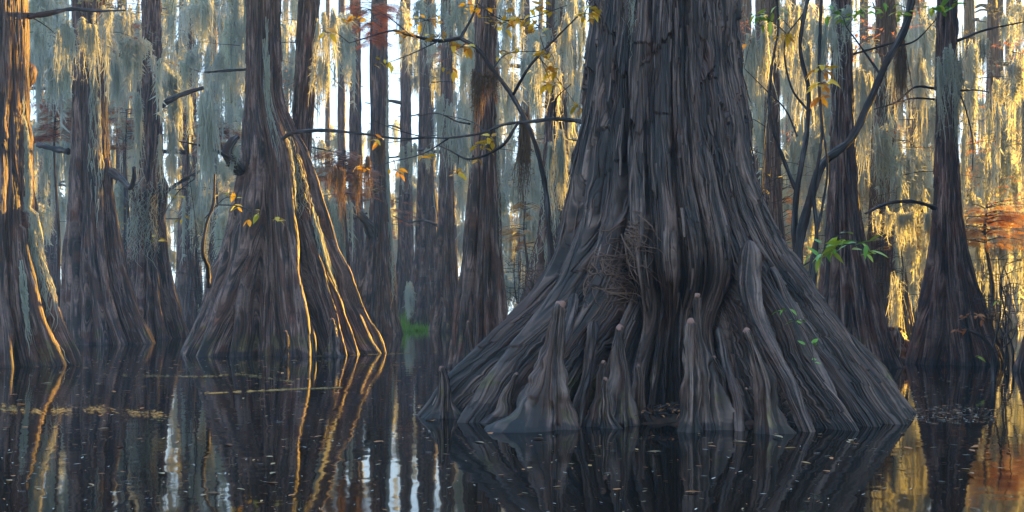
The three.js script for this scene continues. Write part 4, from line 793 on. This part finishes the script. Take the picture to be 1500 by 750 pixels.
// bare twiggy shrubs in the water
function bareShrub(x, d, top, wpx, n, seed, label) {
  const b = at(x, HORIZON + FOCAL * EYE / d, d).setY(0), t = thing('bare_shrub', label, 'shrub', b), R = rng(seed), H = EYE + (HORIZON - top) / FOCAL * d, W = metres(wpx, d) / 2;
  for (let k = 0; k < n; k++) {
    const a = R() * 6.28, l = W * (0.3 + 0.7 * R()), h = H * (0.6 + 0.4 * R()), pts = [V3((R() - 0.5) * 0.2, -0.1, (R() - 0.5) * 0.2)];
    for (let j = 1; j <= 5; j++) pts.push(V3(Math.cos(a) * l * j / 5 + (R() - 0.5) * 0.14, h * j / 5, Math.sin(a) * l * 0.6 * j / 5 + (R() - 0.5) * 0.14));
    part('stem', tube(pts, 0.012 + 0.014 * R(), 0.005, { seg: 5, per: 5, knot: 0.3, seed: seed + k }), M.twigBark, t);
    const c = new THREE.CatmullRomCurve3(pts), gs = [];
    for (let j = 0; j < 13; j++) {
      const p = c.getPoint(0.3 + 0.68 * R()), an = R() * 6.28, q = 0.25 + 0.45 * R(), m = p.clone().add(V3(Math.cos(an) * q * 0.5, 0.12 * R(), Math.sin(an) * q * 0.5)), e = p.clone().add(V3(Math.cos(an + 0.4) * q, 0.35 * (R() - 0.25), Math.sin(an + 0.4) * q));
      gs.push(tube([p, m, e], 0.007, 0.003, { seg: 3, per: 4, seed: j }));
      for (let z = 0; z < 2; z++) { const f = m.clone().lerp(e, R()), g = f.clone().add(V3((R() - 0.5) * 0.3, (R() - 0.4) * 0.25, (R() - 0.5) * 0.3)); gs.push(tube([f, f.clone().lerp(g, 0.5).add(V3(0, 0.02, 0)), g], 0.004, 0.002, { seg: 3, per: 2, seed: z })); }
    }
    part('twigs', mergeGeometries(gs), M.twig, t);
  }
}
bareShrub(296, 25, 245, 80, 5, 1, 'bare twiggy shrub between the slimmer and the twin-stemmed cypress');
bareShrub(766, 21, 300, 60, 5, 2, 'bare twiggy shrub behind the left flank of the huge trunk');
bareShrub(1300, 22, 250, 70, 5, 3, 'bare twiggy shrub between the straight and the red-brown ribbed cypress');
bareShrub(1476, 17, 370, 60, 4, 4, 'low bare twiggy shrub beside the dead stub');
bareShrub(1112, 17, 60, 70, 5, 5, 'tall bare twiggy shrub just past the right edge of the huge trunk');
// short mossy stump between the two trees on the right
{
  const b = at(1308, 530, 18.9).setY(0), t = thing('broken_stump', 'short broken stump draped in moss between the two cypresses on the far bank', 'stump', b);
  part('trunk', kneeGeo({ h: 0.62, r: 0.3, seed: 7, body: 0.75, flank: [[60, 0.1, 40, 0.7]] }), M.mid, t);
  single('clinging_moss', mossGeo([V3(0, 1.6, 0), V3(0.1, 1.2, 0), V3(-0.02, 0.7, 0.1)], { n: 150, len: [0.3, 0.9], width: 0.012, spread: 0.1, seed: 8 }), M.moss, 'moss rope hanging onto the broken stump', 'moss', b);
}

// ───────────────────────── what floats on the water ─────────────────────────
{
  const R = rng(808), flat = [leafGeo(0.07, 0.035, 0.15, 0.02), leafGeo(0.1, 0.03, 0.2, 0.05), leafGeo(0.05, 0.03, 0.1, 0.0)];
  for (let k = 0; k < 260; k++) {
    let x, y; const zone = R();
    if (zone < 0.5) { x = R() * 620; y = 527 + 75 * R() * R(); } else if (zone < 0.75) { x = R() * 640; y = 530 + 210 * R(); } else if (zone < 0.9) { x = 700 + 640 * R(); y = 632 + 100 * R() * R(); } else { x = 1320 + 180 * R(); y = 545 + 150 * R(); }
    const d = FOCAL * EYE / (y - HORIZON), m = [M.deadLeaf, M.deadLeaf, M.tanLeaf, M.ochre][Math.floor(R() * 4)];
    const o = single('floating_leaf', flat[Math.floor(R() * 3)], m, 'small dead leaf floating on the black water', 'leaf', at(x, y, d).setY(0.004 + 0.004 * R()), 'leaves floating on the water');
    o.rotation.set((R() - 0.5) * 0.2, R() * 6.28, (R() - 0.5) * 0.15); o.scale.setScalar((0.6 + 0.8 * R()) * Math.min(1, d / 8));
  }
  // flecks of needles and bark: beyond counting
  const fleck = leafGeo(0.05, 0.007, 0.1, 0), mats = [M.paleBit, M.tanLeaf, M.deadLeaf];
  const bits = new THREE.Group(); bits.name = 'floating_debris'; scene.add(bits); tag(bits, 'fine floating needles and flecks scattered over the water', 'debris', null, 'stuff');
  const m4 = new THREE.Matrix4(), e = new THREE.Euler(), q = new THREE.Quaternion();
  mats.forEach((mat, j) => {
    const n = [700, 600, 600][j], im = new THREE.InstancedMesh(fleck, mat, n); im.name = 'fleck'; im.receiveShadow = true; im.userData.kind = 'stuff';
    for (let k = 0; k < n; k++) {
      let x, y; const z = R();
      if (z < 0.4) { x = R() * 640; y = 520 + 235 * R(); } else if (z < 0.6) { x = R() * 640; y = 520 + 60 * R() * R(); } else if (z < 0.75) { x = 640 + 860 * R(); y = 640 + 115 * R(); } else if (z < 0.92) { const a = R() * 6.28, r = Math.sqrt(R()); x = 1390 + 75 * r * Math.cos(a); y = 608 + 14 * r * Math.sin(a); } else { x = 1330 + 170 * R(); y = 545 + 60 * R(); }
      const d = FOCAL * EYE / (y - HORIZON), s = (0.4 + 1.0 * R()) * Math.min(1, d / 9);
      im.setMatrixAt(k, m4.compose(at(x, y, d).setY(0.003 + 0.003 * R()), q.setFromEuler(e.set((R() - 0.5) * 0.2, R() * 6.28, (R() - 0.5) * 0.1)), V3(s, s, s * (1 + R()))));
    }
    bits.add(im);
  });
  // drifted lines of yellow pollen and duckweed
  const line = (pts, d0, w, seed, label) => {
    const pos = [], idx = [], rr = rng(seed), n = 2600;
    for (let k = 0; k < n; k++) {
      const t = rr() * (pts.length - 1), i = Math.floor(t), f = t - i, a = pts[i], b = pts[i + 1], x = lerp(a[0], b[0], f), y = lerp(a[1], b[1], f) + (rr() + rr() + rr() - 1.5) * w * (0.4 + 0.8 * vnoise(t * 9, 1, seed));
      if (fbm(t * 11, 4, seed) + 0.35 * (rr() - 0.5) < 0.5) continue;
      const d = FOCAL * EYE / (y - HORIZON), p = at(x, y, d), s = 0.004 + 0.012 * rr() * rr(), o = pos.length / 3, a0 = rr() * 6;
      pos.push(p.x, 0.004, p.z); for (let c = 0; c < 5; c++) { pos.push(p.x + Math.cos(a0 + c * 1.257) * s * 1.6, 0.004 + 0.001 * rr(), p.z + Math.sin(a0 + c * 1.257) * s); idx.push(o, o + 1 + (c + 1) % 5, o + 1 + c); }
    }
    const m = single('duckweed', buildGeo(pos, idx), M.film, label, 'duckweed'); m.userData.kind = 'stuff';
  };
  line([[440, 522], [500, 521], [560, 519], [640, 516]], 0, 1.6, 1, 'yellow drift line of duckweed at the foot of the twin-stemmed cypress');
  line([[180, 550], [300, 552], [350, 548], [430, 560]], 0, 2.5, 2, 'faint drift line of duckweed before the twin-stemmed cypress');
  line([[300, 577], [360, 574], [420, 571], [505, 568]], 0, 1.8, 3, 'bright curved drift line of duckweed on the open water');
  line([[0, 598], [60, 604], [140, 600], [250, 610]], 0, 7, 4, 'olive drift line of duckweed before the knotted cypress');
  // bright grass at the far bank
  const gp = [], gi = [], g2 = rng(12);
  for (let k = 0; k < 900; k++) { const x = (g2() * 2 - 1) * 1.3, z = (g2() - 0.5) * 1.2, h = (0.12 + 0.5 * g2() * g2() * (x < -0.6 ? 2 : 0.7)), a = g2() * 6.28, o = gp.length / 3, w = 0.02; gp.push(x - Math.cos(a) * w, 0, z - Math.sin(a) * w, x + Math.cos(a) * w, 0, z + Math.sin(a) * w, x + (g2() - 0.5) * 0.3, h, z + (g2() - 0.5) * 0.2); gi.push(o, o + 1, o + 2); }
  const grass = single('grass_tuft', buildGeo(gp, gi), M.green, 'bright green grass tuft in the water before the pale grey cypress', 'grass', at(622, 485, 41).setY(0)); grass.userData.kind = 'stuff';
}
renderer.render(scene, camera);
